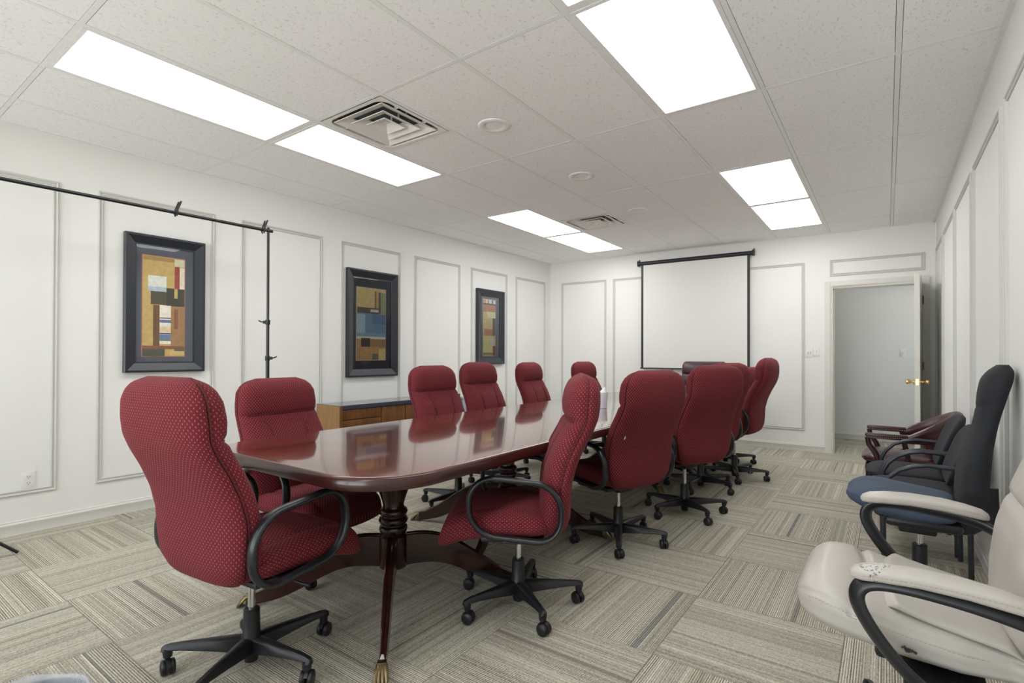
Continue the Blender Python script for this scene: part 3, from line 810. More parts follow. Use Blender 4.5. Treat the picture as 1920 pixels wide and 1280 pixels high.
# ================================================================== CONFERENCE TABLE
def table():
    T_ = thing('conference_table', 'long dark red mahogany conference table with brass claw feet', 'table')
    pts = []
    x0, x1, ya, yb = 2.222, 3.474, .345, 5.42
    for cx, cy, a0, r_ in ((x1, ya, 270, .27), (x1, yb, 0, .27), (x0, yb, 90, .27), (x0, ya, 180, .22)):
        sx = -1 if cx == x1 else 1; sy = 1 if cy == ya else -1
        for i in range(13):
            a = R(a0+90*i/12); pts.append((cx+sx*r_+r_*math.cos(a), cy+sy*r_+r_*math.sin(a)))
    # gently bowed end
    pts = [(x, y-.022*math.sin(math.pi*max(0, min(1, (x-x0)/(x1-x0)))) if y < 1 else y) for x, y in pts]
    mb = MB(); n = len(pts)
    c = Vector((2.85, 2.88))
    lv = [(-.018, .708), (-.004, .712), (0, .722), (-.002, .744), (-.006, .754), (-.012, .7592), (-.02, .76)]
    vs = []
    for d, z in lv:
        for i in range(n):
            a = Vector(pts[i-1]); b = Vector(pts[i]); q = Vector(pts[(i+1) % n])
            t1 = (q-a).normalized(); nn = Vector((t1.y, -t1.x))
            p = b+nn*d; vs.append((p.x, p.y, z))
    for i in range(len(lv)-1):
        mb.cur = 1 if i < 4 else 0
        mb.add([], [])
    mb.add(vs, [])
    for i in range(len(lv)-1):
        mb.cur = 1 if i < 5 else 0
        for k in range(n):
            l = (k+1) % n; mb.f.append([i*n+k, i*n+l, (i+1)*n+l, (i+1)*n+k]); mb.uv.append(None); mb.mi.append(mb.cur)
    mb.f.append([(len(lv)-1)*n+k for k in range(n)]); mb.uv.append(None); mb.mi.append(0)
    mb.f.append([k for k in range(n)][::-1]); mb.uv.append(None); mb.mi.append(1)
    mb.build('tabletop', ['tabletop', 'edge'], T_, 40)
    for (px_, py_, a0) in ((2.838, .97, 45), (2.705, 2.10, 20), (2.74, 4.12, 45)):
        mb = MB()
        lathe(mb, [(.066, .15), (.07, .155), (.07, .30), (.064, .306), (.058, .312), (.066, .322), (.070, .334), (.066, .346), (.056, .352), (.056, .356), (.067, .364), (.071, .376), (.067, .388), (.056, .395),
                   (.056, .399), (.066, .406), (.069, .417), (.066, .428), (.052, .438), (.050, .45), (.056, .475), (.068, .51), (.082, .55), (.086, .575), (.08, .60), (.09, .64), (.12, .665), (.12, .708)], 32)
        ped = mb.build('pedestal', 'mahog', T_, 40, (px_, py_, 0))
        for k in range(4):
            a = R(a0+90*k)
            top = [(.055, .305), (.15, .313), (.24, .295), (.34, .245), (.44, .175), (.54, .108), (.62, .07), (.668, .058)]
            bot = [(.055, .155), (.14, .165), (.22, .163), (.30, .138), (.40, .085), (.50, .037), (.60, .012), (.668, .006)]
            tt = smooth_table(top, 24, 3); bb = smooth_table(bot, 24, 3)
            rings = []
            for (r_, z1), (r2__, z0) in zip(tt, bb):
                hw = .026-.013*(r_/.668)
                g_ = .35*hw
                rings.append([(r_, -hw, z0+.004), (r_, -hw+.004, z0), (r_, hw-.004, z0), (r_, hw, z0+.004), (r_, hw, z1-.005), (r_, hw-.005, z1), (r_, g_, z1), (r_, 0, z1-.006), (r_, -g_, z1), (r_, -hw+.005, z1), (r_, -hw, z1-.005)])
            mb = MB(); loft(mb, rings, tf((px_, py_, 0), a)); lg = mb.build('leg', 'mahog', T_, 40)
            mb = MB(); Mt = tf((px_, py_, 0), a)
            # claw foot: cuff plus four toes
            box(mb, (.648, -.0175, .004), (.676, .0175, .062), Mt, r=.004)
            for j, dy_ in enumerate((-.016, -.0055, .0055, .016)):
                tube(mb, [(.66, dy_*.7, .05), (.676, dy_*.9, .045), (.69, dy_*1.1, .028), (.704, dy_*1.25, .012), (.71, dy_*1.25, .004)], [.009, .009, .008, .0075, .004], 8, M=Mt)
            mb.build('claw_foot', 'oldbrass', lg)
            if px_ == 2.838 and k == 3:
                mb = MB(); tube(mb, [(.628, 0, .04), (.648, 0, .036)], .031, 12, M=Mt, flat=.55); mb.build('tape_band', 'tape', lg)
table()

# tissue cup
T_ = thing('tissue_cup', 'white tapered cup holding a crumpled tissue on the table', 'cup', (2.935, 3.09, .7602))
mb = MB(); lathe(mb, [(.036, 0), (.038, .002), (.049, .118), (.052, .119), (.052, .128), (.048, .128), (.036, .006), (.001, .005)], 32); mb.build('body', 'cup', T_)
mb = MB(); vs = []; n = 20
for i in range(7):
    for k in range(n):
        th = 2*math.pi*k/n; r_ = (.034+.008*math.sin(3*th+i)+.005*random.random())*(1-i/7.5); vs.append((r_*math.cos(th)+.004*i, r_*math.sin(th), .10+i*.0105+.005*random.random()))
mb.add(vs, [(i*n+k, i*n+(k+1) % n, (i+1)*n+(k+1) % n, (i+1)*n+k) for i in range(6) for k in range(n)]+[tuple(6*n+k for k in range(n))])
mb.build('tissue', 'tissue', T_)

# ================================================================== RED CHAIR
def make_base(parent, zoff=0, rad=.29):
    mb = MB()
    lathe(mb, [(.018, .018), (.024, .022), (.027, .05), (.034, .06), (.036, .115), (.031, .125), (.029, .215), (.024, .22)], 24)
    for k in range(5):
        a = 2*math.pi*k/5
        st = [(.02, .055, .118, .026), (.06, .062, .118, .027), (.15, .074, .115, .022), (.24, .084, .111, .0175), (rad-.005, .086, .108, .0165), (rad+.012, .078, .104, .0155), (rad+.02, .082, .098, .010)]
        rings = []
        for r_, zb, zt_, hw in st:
            rings.append([(r_, -hw, zb+.006), (r_, -hw*.6, zb), (r_, hw*.6, zb), (r_, hw, zb+.006), (r_, hw*.85, zt_-.008), (r_, hw*.45, zt_), (r_, -hw*.45, zt_), (r_, -hw*.85, zt_-.008)])
        loft(mb, rings, tf((0, 0, 0), a))
        lathe(mb, [(.015, .062), (.0165, .07), (.0165, .095)], 14, tf((rad*math.cos(a), rad*math.sin(a), 0)))
    b = mb.build('base', 'black', parent, 40)
    # one caster mesh shared by five parts
    mb = MB()
    for s_ in (-1, 1):
        lathe(mb, [(.001, -.010), (.018, -.010), (.025, -.008), (.027, -.004), (.027, .004), (.024, .008), (.012, .011), (.001, .0115)], 22, tf((0.006, s_*.014, .027), 0, R(90)))
    rings = []
    for i in range(9):
        a = R(-15+i*170/8); rings.append([(.006+.030*math.cos(a), -.007, .027+.030*math.sin(a)), (.006+.030*math.cos(a), .007, .027+.030*math.sin(a)), (.006+.018*math.cos(a), .007, .027+.018*math.sin(a)), (.006+.018*math.cos(a), -.007, .027+.018*math.sin(a))])
    loft(mb, rings); lathe(mb, [(.009, .045), (.009, .066)], 12)
    cm = None
    for k in range(5):
        a = 2*math.pi*k/5
        if cm is None:
            c = mb.build('caster', 'black', b, 40); cm = c.data
        else:
            c = bpy.data.objects.new('caster', cm); COL.objects.link(c); c.parent = b
        c.location = (rad*math.cos(a), rad*math.sin(a), 0); c.rotation_euler = (0, 0, a+R(random.choice((150, 200, 240, 120, 30))))
    return b
def back_surface(tab, hwfun, nz=96, nk=128, expo=3.2, crease=None, seam=True, piping=None):
    rows = smooth_table(tab, nz, 3)
    rings = []
    zt_ = rows[-1][0]
    for i, (z, xf, xr) in enumerate(rows):
        hw = hwfun(z); cx = (xf+xr)/2; hd = abs(xf-xr)/2
        ring = []
        for k in range(nk):
            th = 2*math.pi*k/nk
            c, s_ = sup(th, expo)
            x = cx+c*hd; y = s_*hw
            if seam:   # groove around the side where cushion meets the shell
                gth = gauss(c+.12, .10)*(abs(s_) > .5)
                y -= math.copysign(.010*gth, s_)
            if c > 0 and crease:
                x -= .013*gauss(z-crease, .012)*min(1, c*2)
                if z < crease:
                    f = min(1, (crease-z)/.05); q = abs(y)-(.105+.02*max(0, 1-f)*3)
                    x -= .007*gauss(q, .014)*min(1, c*2)*min(1, (crease-z)/.02)
                    x -= .004*(abs(y) < .1)*min(1, c*2)
            ring.append((x, y, z))
        rings.append(ring)
    # domed cap at the top
    return rings
def red_chair():
    T_ = thing('office_chair', 'x', 'chair')
    back = [(.372, -.12, -.15), (.378, -.10, -.19), (.40, -.085, -.220), (.46, -.092, -.242), (.54, -.098, -.246), (.62, -.105, -.250), (.70, -.122, -.272), (.78, -.152, -.308), (.85, -.192, -.346), (.90, -.214, -.366), (.96, -.208, -.376), (1.02, -.220, -.376), (1.06, -.238, -.366), (1.085, -.262, -.350), (1.096, -.285, -.324), (1.098, -.296, -.312)]
    def hw(z):
        w_ = lerp_table([(.372, .12), (.385, .17), (.41, .212), (.46, .245), (.54, .260), (.64, .262), (.76, .252), (.86, .244), (.95, .243), (1.02, .236), (1.055, .216), (1.08, .186), (1.098, .13)], z)[0]
        return w_
    rings = back_surface(back, hw, crease=.895)
    mb = MB(); loft(mb, rings); bk = mb.build('backrest', 'red', T_, 60)
    # piping along the side groove and over the top
    mb = MB()
    path = []
    zs = [.42+.66*i/40 for i in range(41)]
    def sidept(z, s_):
        xf, xr = lerp_table(back, z); cx = (xf+xr)/2; hd = abs(xf-xr)/2
        return (cx-.12*hd, s_*(hw(z)-.005), z)
    for z in zs: path.append(sidept(z, -1))
    for z in reversed(zs): path.append(sidept(z, 1))
    tube(mb, path, .0038, 6); mb.build('piping', 'piping', bk, 60)
    def front(y, z, sink=.0):
        xf, xr = lerp_table(back, z); cx = (xf+xr)/2; hd = abs(xf-xr)/2; q = min(.999, abs(y)/hw(z))
        c_ = (1-q**3.2)**(1/3.2); return (cx+hd*c_-sink, y, z)
    mb = MB()
    tube(mb, [front(-.215+.43*i/30, .895+.004*math.cos(math.pi*(i-15)/30), .012) for i in range(31)], .0042, 6)
    for s_ in (-1, 1):
        k_ = [(.222, .868), (.18, .870), (.14, .862), (.118, .835), (.108, .79), (.104, .70), (.100, .60), (.096, .52)]
        for _ in range(2): 
            q_ = [k_[0]]
            for a, b in zip(k_, k_[1:]): q_ += [(a[0]*.75+b[0]*.25, a[1]*.75+b[1]*.25), (a[0]*.25+b[0]*.75, a[1]*.25+b[1]*.75)]
            k_ = q_+[k_[-1]]
        tube(mb, [front(s_*y, z, .0035) for y, z in k_], .0034, 6)
    mb.build('front_seam', 'piping', bk, 60)
    # seat
    st = [(-.150, .44, .465), (-.145, .40, .485), (-.12, .385, .495), (-.04, .378, .500), (.06, .372, .507), (.14, .368, .505), (.20, .360, .498), (.25, .350, .491), (.285, .338, .483), (.312, .328, .466), (.330, .322, .440), (.342, .326, .405), (.346, .345, .378)]
    rows = smooth_table(st, 60, 2); rings = []
    nk = 84
    for (x, zb, zt_) in rows:
        hw_ = .252 if x < .22 else .252-.022*((x-.22)/.11)**3
        hw_ *= lerp_table([(-.15, .8), (-.13, .92), (-.09, 1), (.4, 1)], x)[0]
        cz = (zb+zt_)/2; hd = (zt_-zb)/2; ring = []
        for k in range(nk):
            th = 2*math.pi*k/nk; c, s_ = sup(th, 3.0)
            y = c*hw_; z = cz+s_*hd
            gg = gauss(s_-.28, .09)*(abs(c) > .6)
            y -= math.copysign(.006*gg, c)
            if s_ > .3:
                z -= .007*gauss(abs(y)-.16, .010)
                z += .006*gauss(abs(y)-.21, .035)
            ring.append((x, y, z))
        rings.append(ring)
    mb = MB(); loft(mb, rings); mb.build('seat', 'red', T_, 60)
    # looped armrests
    for s_ in (-1, 1):
        mb = MB(); pts = []
        for a, b in stadium(.196, .124, .112, 12): pts.append((a+.005, s_*.283, .529+b+.02*(a/.2)))
        tube(mb, pts, .0125, 14, closed=True, flat=1.7, upv=(1, 0, 0))
        # bracket to the seat pan
        box(mb, (-.06, min(s_*.285, s_*.20), .386), (.06, max(s_*.285, s_*.20), .397), r=.003)
        mb.build('armrest', 'blackgloss', T_, 50)
    mb = MB(); box(mb, (-.12, -.20, .362), (.16, .20, .384), r=.005); box(mb, (-.07, -.06, .325), (.09, .06, .365), r=.008)
    mb.build('seat_mechanism', 'black', T_, 40)
    mb = MB(); tube(mb, [(.03, -.05, .345), (.035, -.16, .340), (.04, -.23, .335), (.045, -.27, .334)], [.004, .004, .005, .006], 8); mb.build('lever', 'black', T_, 40)
    mb = MB(); lathe(mb, [(.0135, .21), (.0135, .33)], 18); mb.build('gas_lift', 'chrome', T_)
    make_base(T_)
    return T_
UPPER = ('backrest', 'seat', 'armrest', 'seat_mechanism', 'lever')
proto = red_chair()
chairs = [
 (2.842, .262, 96, 10, .012, 'largest burgundy office chair, at the near end of the table, seen from behind'),
 (3.385, 1.262, 213, 38, .0, 'burgundy office chair seen side-on at the table, whole oval armrest facing the camera'),
 (3.415, 2.335, 158, 7, .0, 'burgundy office chair right behind the side-on one, small pale snag on its back'),
 (3.572, 3.185, 152, 31, .022, 'burgundy office chair seen from behind that mostly hides the maroon leather chair'),
 (3.455, 4.02, 152, 52, .028, 'burgundy office chair with only a rim of its back and its base showing behind another'),
 (3.36, 5.30, 150, 20, -.03, 'burgundy office chair at the far right table corner, only a sliver of back showing'),
 (3.605, 4.625, 178, 0, .07, 'burgundy office chair pulled out farthest to the right, standing against the back wall'),
 (2.19, .93, 4, 40, -.05, 'burgundy office chair with its front showing, just left of the walnut credenza'),
 (2.06, 2.33, -2, 52, .0, 'burgundy office chair with its front showing, covering the right end of the credenza'),
 (1.905, 3.12, -1, 1, .02, 'burgundy office chair directly below the farthest framed print'),
 (1.84, 4.12, 4, -5, .01, 'burgundy office chair with narrow face, just right of the farthest framed print'),
 (1.97, 5.14, -4, 30, .01, 'burgundy office chair at the far left end, only its headrest visible'),
]
for i, (x, y, fa, ph, dz, lab) in enumerate(chairs):
    o = proto if i == 0 else copy_tree(proto)
    o.location = (x, y, 0); o.rotation_euler = (0, 0, R(fa)); o['label'] = lab; o['group'] = 'burgundy office chairs around the conference table'
    for ch in o.children:
        if ch.name.split('.')[0] in UPPER: ch.location = (0, 0, dz)
        if ch.name.split('.')[0] == 'base': ch.rotation_euler = (0, 0, R(ph-fa))

sn = [q for q in bpy.data.objects if q.get('label', '').endswith('small pale snag on its back')][0]
bk_ = [q for q in sn.children if q.name.split('.')[0] == 'backrest'][0]
mb = MB(); tube(mb, [(-.262, .205, .700), (-.266, .203, .708), (-.268, .201, .720)], [.002, .003, .001], 6); mb.build('snag', 'tissue', bk_)
# ================================================================== dark maroon executive chair at the head
def exec_back(mb, W_, z0, z1, xs, th_, folds=0, nk=64, nz=60, expo=3.0):
    rings = []
    for i in range(nz):
        t_ = i/(nz-1); z = z0+(z1-z0)*t_
        e = min(1, math.sqrt(max(0, 1-(max(0, (t_-.9)/.1))**2))*.999+.001)
        b = min(1, math.sqrt(max(0, 1-(max(0, (.06-t_)/.06))**2))+.001)
        w_ = W_*(.86+.14*min(e, b)); d = th_*max(.12, min(e, b))
        cx = lerp_table(xs, t_)[0]; ring = []
        for k in range(nk):
            c, s_ = sup(2*math.pi*k/nk, expo)
            x = cx+c*d; y = s_*w_
            if c > 0:
                for zc in folds: x -= .022*gauss(z-zc, .012)*min(1, 2*c)
                for zc in folds: x += .010*gauss(z-zc-.07, .04)*min(1, 2*c)
            ring.append((x, y, z))
        rings.append(ring)
    loft(mb, rings)
T_ = thing('executive_chair', 'dark maroon leather executive chair at the far head of the table', 'chair', (2.905, 5.86, 0), R(-90))
mb = MB(); exec_back(mb, .275, .44, 1.112, [(0, -.16), (.3, -.18), (.7, -.22), (1, -.27)], .07, (.955, .80, .64)); mb.build('backrest', 'maroonexec', T_, 60)
mb = MB(); box(mb, (-.20, -.26, .40), (.27, .26, .52), r=.045, seg=5); mb.build('seat', 'maroonexec', T_, 60)
for s_ in (-1, 1):
    mb = MB(); tube(mb, [(-.16, s_*.29, .62), (-.05, s_*.29, .655), (.1, s_*.29, .66), (.19, s_*.29, .62), (.2, s_*.29, .52), (.1, s_*.28, .42), (0, s_*.24, .395)], .017, 12, flat=1.6, upv=(1, 0, 0)); mb.build('armrest', 'blackgloss', T_, 60)
mb = MB(); box(mb, (-.12, -.10, .36), (.12, .10, .40), r=.008); mb.build('seat_mechanism', 'black', T_)
mb = MB(); lathe(mb, [(.0135, .21), (.0135, .37)], 18); mb.build('gas_lift', 'chrome', T_)
make_base(T_)

# ================================================================== CREDENZA + small cabinet (against left wall)
T_ = thing('credenza', 'low walnut credenza with dark blue-grey top edge against the left wall', 'cabinet')
c0, c1 = 2.285, 3.955; dep = .39; hz = .70
O = oL+uL*c0
T_.matrix_world = Matrix(((uL.x, nL.x, 0, O.x), (uL.y, nL.y, 0, O.y), (0, 0, 1, 0), (0, 0, 0, 1)))
Lc = c1-c0
mb = MB(); box(mb, (.02, .018, .06), (Lc-.02, dep-.02, hz-.035)); box(mb, (.04, .03, .0), (Lc-.04, dep-.05, .06)); mb.build('body', 'walnut', T_, 0)
mb = MB(); box(mb, (.0, .018, .0), (.02, dep, hz-.004)); ob = mb.build('side_panel', 'walnutside', T_, 0)
mb = MB(); box(mb, (0, dep, 0), (.03, dep+.012, hz-.002), r=.002); mb.build('edge_post', 'walnut', ob, 0)
mb = MB(); box(mb, (Lc-.02, .018, .0), (Lc, dep+.012, hz+.022)); mb.build('side_panel', 'walnut', T_, 0)
mb = MB(); box(mb, (0.0, .017, hz-.006), (Lc-.02, dep+.010, hz)); mb.build('top', 'credtop', T_, 0)
mb = MB(); box(mb, (.03, dep-.02, hz-.040), (Lc-.02, dep+.014, hz-.006), r=.002); mb.build('front_lip', 'credlip', T_, 0)
xs_ = [.03, .50, .82, 1.16, Lc-.03]
for i in range(4):
    xa, xb = xs_[i]+.006, xs_[i+1]-.006
    if i in (0, 3):
        for (za, zb) in ((.56, .655), (.445, .553), (.07, .438)):
            mb = MB(); box(mb, (xa, dep-.02, za), (xb, dep, zb), r=.003); mb.build('drawer', 'walnut', T_)
    else:
        mb = MB(); box(mb, (xa, dep-.02, .07), (xb, dep, .655), r=.003); mb.build('door', 'walnut', T_)
T_ = thing('side_cabinet', 'pale blue-grey low cabinet with beige top just past the credenza, glimpsed between red chairs', 'cabinet')
O = oL+uL*4.0
T_.matrix_world = Matrix(((uL.x, nL.x, 0, O.x), (uL.y, nL.y, 0, O.y), (0, 0, 1, 0), (0, 0, 0, 1)))
mb = MB(); box(mb, (0, .018, .0), (.40, .42, .655), r=.004); mb.build('body', 'cabblue', T_)
mb = MB(); box(mb, (-.008, .017, .655), (.41, .43, .68), r=.004); mb.build('top', 'cabtop', T_)
for (za, zb) in ((.04, .32), (.335, .63)):
    mb = MB(); box(mb, (.015, .42, za), (.385, .432, zb), r=.003); mb.build('drawer', 'cabblue', T_)

# ================================================================== BACKDROP STAND
X_ = .68
T_ = thing('backdrop_stand', 'black metal photo backdrop stand with crossbar running along the left wall', 'backdrop stand')
def tripod(y, top, seen):
    mb = MB(); tube(mb, [(X_, y, .08), (X_, y, 1.16)], .0145, 14); tube(mb, [(X_, y, 1.15), (X_, y, 1.458)], .0125, 14); tube(mb, [(X_, y, 1.45), (X_, y, top)], .0105, 14)
    p = mb.build('pole', 'blackmetal', T_)
    for z, s_ in ((1.155, 1), (1.450, -1)):
        mb = MB(); lathe(mb, [(.017, -.02), (.019, -.016), (.019, .016), (.016, .02)], 16, tf((X_, y, z)))
        box(mb, (-.006, -.012, -.012), (.02, .012, .012), tf((X_+.015*s_, y+.012*s_, z+.0), R(60 if s_ > 0 else 240)), r=.003)
        tube(mb, [(X_+.02*s_, y+.02*s_, z), (X_+.035*s_, y+.04*s_, z+.004), (X_+.045*s_, y+.055*s_, z+.014)], [.004, .006, .004], 8)
        mb.build('clamp_collar', 'black', p)
    for k in range(3):
        a = R((95.6, 215.6, 335.6)[k])
        mb = MB(); tube(mb, [(X_+.016*math.cos(a), y+.016*math.sin(a), .44), (X_+.46*math.cos(a), y+.46*math.sin(a), .012)], .0095, 10)
        tube(mb, [(X_+.015*math.cos(a), y+.015*math.sin(a), .12), (X_+.26*math.cos(a), y+.26*math.sin(a), .205)], .005, 8)
        mb.build('leg', 'blackmetal', T_)
    mb = MB(); lathe(mb, [(.022, .40), (.022, .46)], 16, tf((X_, y, 0))); lathe(mb, [(.02, .10), (.02, .14)], 16, tf((X_, y, 0))); mb.build('leg_collar', 'black', T_)
tripod(1.53, 2.205, True); tripod(-.43, 2.196, False)
mb = MB(); tube(mb, [(X_, -.48, 2.188), (X_, .6, 2.196), (X_, 1.56, 2.203)], .0115, 14); tube(mb, [(X_, 1.15, 2.200), (X_, 1.565, 2.203)], .0125, 14)
bar = mb.build('crossbar', 'blackmetal', T_)
mb = MB(); tube(mb, [(X_, 1.53, 2.19), (X_, 1.53, 2.228)], .010, 12); mb.build('finial', 'black', T_)
for y, lab in ((.842, 'black spring clamp gripping the middle of the backdrop crossbar'), (1.486, 'black spring clamp beside the top corner of the backdrop stand')):
    Tc = thing('spring_clamp', lab, 'clamp', (X_, y, 2.203), R(90), 'spring clamps on the backdrop crossbar')
    for s_ in (-1, 1):
        mb = MB(); tube(mb, [(0, s_*.012, -.03), (0, s_*.021, -.005), (0.006, s_*.014, .022), (.016, s_*.016, .05), (.026, s_*.021, .08)], [.005, .007, .008, .0075, .006], 10, upv=(1, 0, 0)); mb.build('handle', 'black', Tc)
    mb = MB(); lathe(mb, [(.006, -.02), (.006, .02)], 12, tf((.008, 0, .02), 0, R(90))); mb.build('pivot', 'chrome', Tc)

# ================================================================== BIN
T_ = thing('waste_bin', 'dark waste bin with a clear plastic liner on the carpet at bottom left', 'waste bin', (3.03, -.435, 0))
mb = MB(); lathe(mb, [(.105, .0), (.108, .004), (.138, .27), (.142, .272), (.142, .28), (.134, .28), (.104, .008), (.001, .008)], 40); mb.build('bin_body', 'bin', T_)
mb = MB(); vs = []; n = 72
prof = [(.148, .20), (.150, .24), (.149, .275), (.146, .292), (.139, .296), (.131, .288), (.127, .25), (.122, .18), (.114, .10)]
for i, (r_, z) in enumerate(prof):
    for k in range(n):
        th = 2*math.pi*k/n; q = r_+.0035*math.sin(9*th+i*.7)*(1 if i in (0, 6, 7, 8) else .35)+random.uniform(-.0012, .0012)
        vs.append((q*math.cos(th), q*math.sin(th), z+.004*math.sin(5*th)+random.uniform(-.001, .001)))
mb.add(vs, [(i*n+k, i*n+(k+1) % n, (i+1)*n+(k+1) % n, (i+1)*n+k) for i in range(len(prof)-1) for k in range(n)])
mb.build('liner', 'liner', T_, 60)

# ================================================================== CREAM LEATHER CHAIR
def cream_chair():
    T_ = thing('leather_chair', 'worn cream leather executive chair with padded arms, closest on the right', 'chair', (4.905, 1.065, 0), R(180))
    # local +x faces the room (world -x); seat tilts up towards the front
    nk = 80
    def cush(st, hwf, n_, expo, extra=None):
        rows = smooth_table(st, n_, 2); rings = []
        for (x, zb, zt_) in rows:
            hw_ = hwf(x); cz = (zb+zt_)/2; hd = (zt_-zb)/2; ring = []
            for k in range(nk):
                c, s_ = sup(2*math.pi*k/nk, expo); y = c*hw_; z = cz+s_*hd
                if extra: x_, y, z = extra(x, y, z, c, s_)
                else: x_ = x
                ring.append((x_, y, z))
            rings.append(ring)
        return rings
    st = [(-.19, .44, .48), (-.18, .42, .505), (-.12, .415, .520), (-.06, .415, .530), (.05, .42, .550), (.14, .43, .572), (.20, .435, .584), (.245, .44, .586), (.28, .452, .570), (.300, .472, .54), (.304, .49, .52)]
    def hwf(x): return lerp_table([(-.14, .22), (-.05, .25), (.13, .262), (.21, .250), (.26, .222), (.29, .18), (.304, .13)], x)[0]
    def ex(x, y, z, c, s_):
        if s_ > .2: z -= .014*gauss(x-(.135+.03*abs(y)/.25), .012)          # seam between bolster and cushion
        y -= math.copysign(.007*gauss(s_-.45, .07)*(abs(c) > .5), c)
        y -= math.copysign(.004*gauss(s_+.15, .05)*(abs(c) > .5), c)
        return x, y, z
    mb = MB(); loft(mb, cush(st, hwf, 70, 2.9, ex)); se = mb.build('seat', 'cream', T_, 60)
    rows = smooth_table([(-.17, 0), (.118, 0)], 40, 0); rings = []
    for i_, (x, _z) in enumerate(rows):
        e_1 = min(1, (.118-x)/.03+.1, (x+.17)/.03+.1); zb, zt_ = lerp_table(st, x)
        rings.append([(x-.03*abs(sup(2*math.pi*k/nk, 3.2)[0])**3*max(0, x/.128), sup(2*math.pi*k/nk, 3.2)[0]*(.20+.012*e_1), zt_-.006-.016*(1-e_1)+sup(2*math.pi*k/nk, 3.2)[1]*.017*e_1) for k in range(nk)])
    mb = MB(); loft(mb, rings); mb.build('seat_cushion', 'cream', T_, 60)
    # stitch line along both sides of the seat
    for s_ in (-1, 1):
        mb = MB()
        for i in range(42):
            x = -.10+i*.0088; zb, zt_ = lerp_table(st, x); z = (zb+zt_)/2+(zt_-zb)/2*.30
            mb_p = hwf(x)*1.003*(1-.02*max(0, (x-.2)/.1))
            tube(mb, [(x, s_*mb_p, z), (x+.0052, s_*mb_p, z+.0004)], .0011, 5)
        mb.build('stitching', 'stitch', se, 0)
    # hole in the near side
    mb = MB()
    for i in range(9):
        a = random.random()*6.28; q = random.random()*.014
        tube(mb, [(.045+q*math.cos(a), .2585, .475+q*.6*math.sin(a)), (.045+q*math.cos(a)+.009, .2595, .475+q*.6*math.sin(a)+random.uniform(-.005, .005))], [.0035, .002], 6)
    mb.build('tear', 'bin', se, 40)
    # back: leaning on the wall, rising out of the frame
    rings = []
    tb = [(.47, -.15, -.20), (.52, -.135, -.25), (.62, -.138, -.265), (.72, -.152, -.278), (.82, -.182, -.300), (.91, -.215, -.322), (1.0, -.24, -.334), (1.1, -.252, -.338), (1.17, -.270, -.338), (1.2, -.29, -.325)]
    for (z, xf, xr) in smooth_table(tb, 60, 2):
        hw_ = lerp_table([(.47, .20), (.53, .235), (.66, .255), (.85, .265), (1.08, .255), (1.16, .22), (1.2, .15)], z)[0]
        cx = (xf+xr)/2; hd = (xf-xr)/2; ring = []
        for k in range(nk):
            c, s_ = sup(2*math.pi*k/nk, 2.8); x = cx+c*hd; y = s_*hw_
            if c > 0:
                x -= .014*gauss(z-(.80-.0*abs(y)), .010)*min(1, 2*c)
                x -= .010*gauss(abs(y)-.20, .010)*min(1, 2*c)*(z < .9)
            y -= math.copysign(.012*gauss(c-.2, .07)*(abs(s_) > .5), s_)
            y -= math.copysign(.010*gauss(c+.25, .07)*(abs(s_) > .5), s_)
            ring.append((x, y, z))
        rings.append(ring)
    mb = MB(); loft(mb, rings); mb.build('backrest', 'cream', T_, 60)
    # arms: padded top over a black loop frame
    for s_ in (-1, 1):
        Y = s_*.335; dzz = -.052 if s_ == 1 else -.020
        mb = MB()
        pts = [(.150, Y, .722), (.162, Y, .716), (.11, Y, .728), (.04, Y, .731), (-.04, Y, .728), (-.10, Y, .72), (-.155, Y, .708)]
        rings = []
        prof = [(.166, .006, .004, .715), (.160, .020, .012, .716), (.140, .029, .018, .720), (.10, .033, .0195, .726), (.03, .033, .0195, .730), (-.05, .033, .0195, .727), (-.11, .031, .0185, .719), (-.15, .026, .016, .711), (-.165, .016, .010, .706), (-.168, .005, .004, .704)]
        for (x, hw_, hd, zc) in prof:
            ring = []
            for k in range(36):
                c, q = sup(2*math.pi*k/36, 2.6); ring.append((x, Y+c*hw_*(1-.06*gauss(q+.1, .12)), zc+q*hd))
            rings.append(ring)
        # worn patch position uses the object's own coordinates, so shift the mesh
        mb2 = MB(); loft(mb2, [[(p[0], p[1]-Y, p[2]-.72) for p in r_] for r_ in rings])
        pad = mb2.build('arm_pad', 'creamworn' if s_ == 1 else 'cream', T_, 60); pad.location = (0, Y, .72+dzz)
        mb = MB()
        for i in range(32):
            x = -.14+i*.0088
            tube(mb, [(x, -s_*0+.0332*1, -.002+.009*math.sin((x+.15)*10)), (x+.005, .0332, -.002+.009*math.sin((x+.155)*10))], .0011, 5)
        mb.build('stitching', 'stitch', pad, 0)
        mb = MB()
        pth = [(-.20, .93, .655), (-.15, 1, .682), (-.05, 1, .70), (.06, 1, .708), (.125, 1, .702), (.150, 1, .678), (.152, 1, .645), (.130, 1, .60), (.095, 1, .55), (.055, 1, .505), (.01, .98, .47), (-.03, .85, .455)]
        pth = [Vector((a, Y*b, c+dzz)) for a, b, c in pth]
        for _ in range(3):
            q_ = [pth[0]]
            for a, b in zip(pth, pth[1:]): q_ += [a*.75+b*.25, a*.25+b*.75]
            pth = q_+[pth[-1]]
        tube(mb, pth,
             .0125, 14, flat=1.8, upv=(1, 0, 0))
        mb.build('arm_frame', 'blackgloss', T_, 60)
    mb = MB(); box(mb, (-.10, -.34, .398), (.06, .34, .416), r=.005); box(mb, (-.09, -.08, .35), (.12, .08, .40), r=.012); mb.build('seat_mechanism', 'black', T_)
    mb = MB(); lathe(mb, [(.026, .10), (.026, .30), (.022, .305), (.014, .306), (.014, .36)], 20); mb.build('gas_lift', 'black', T_)
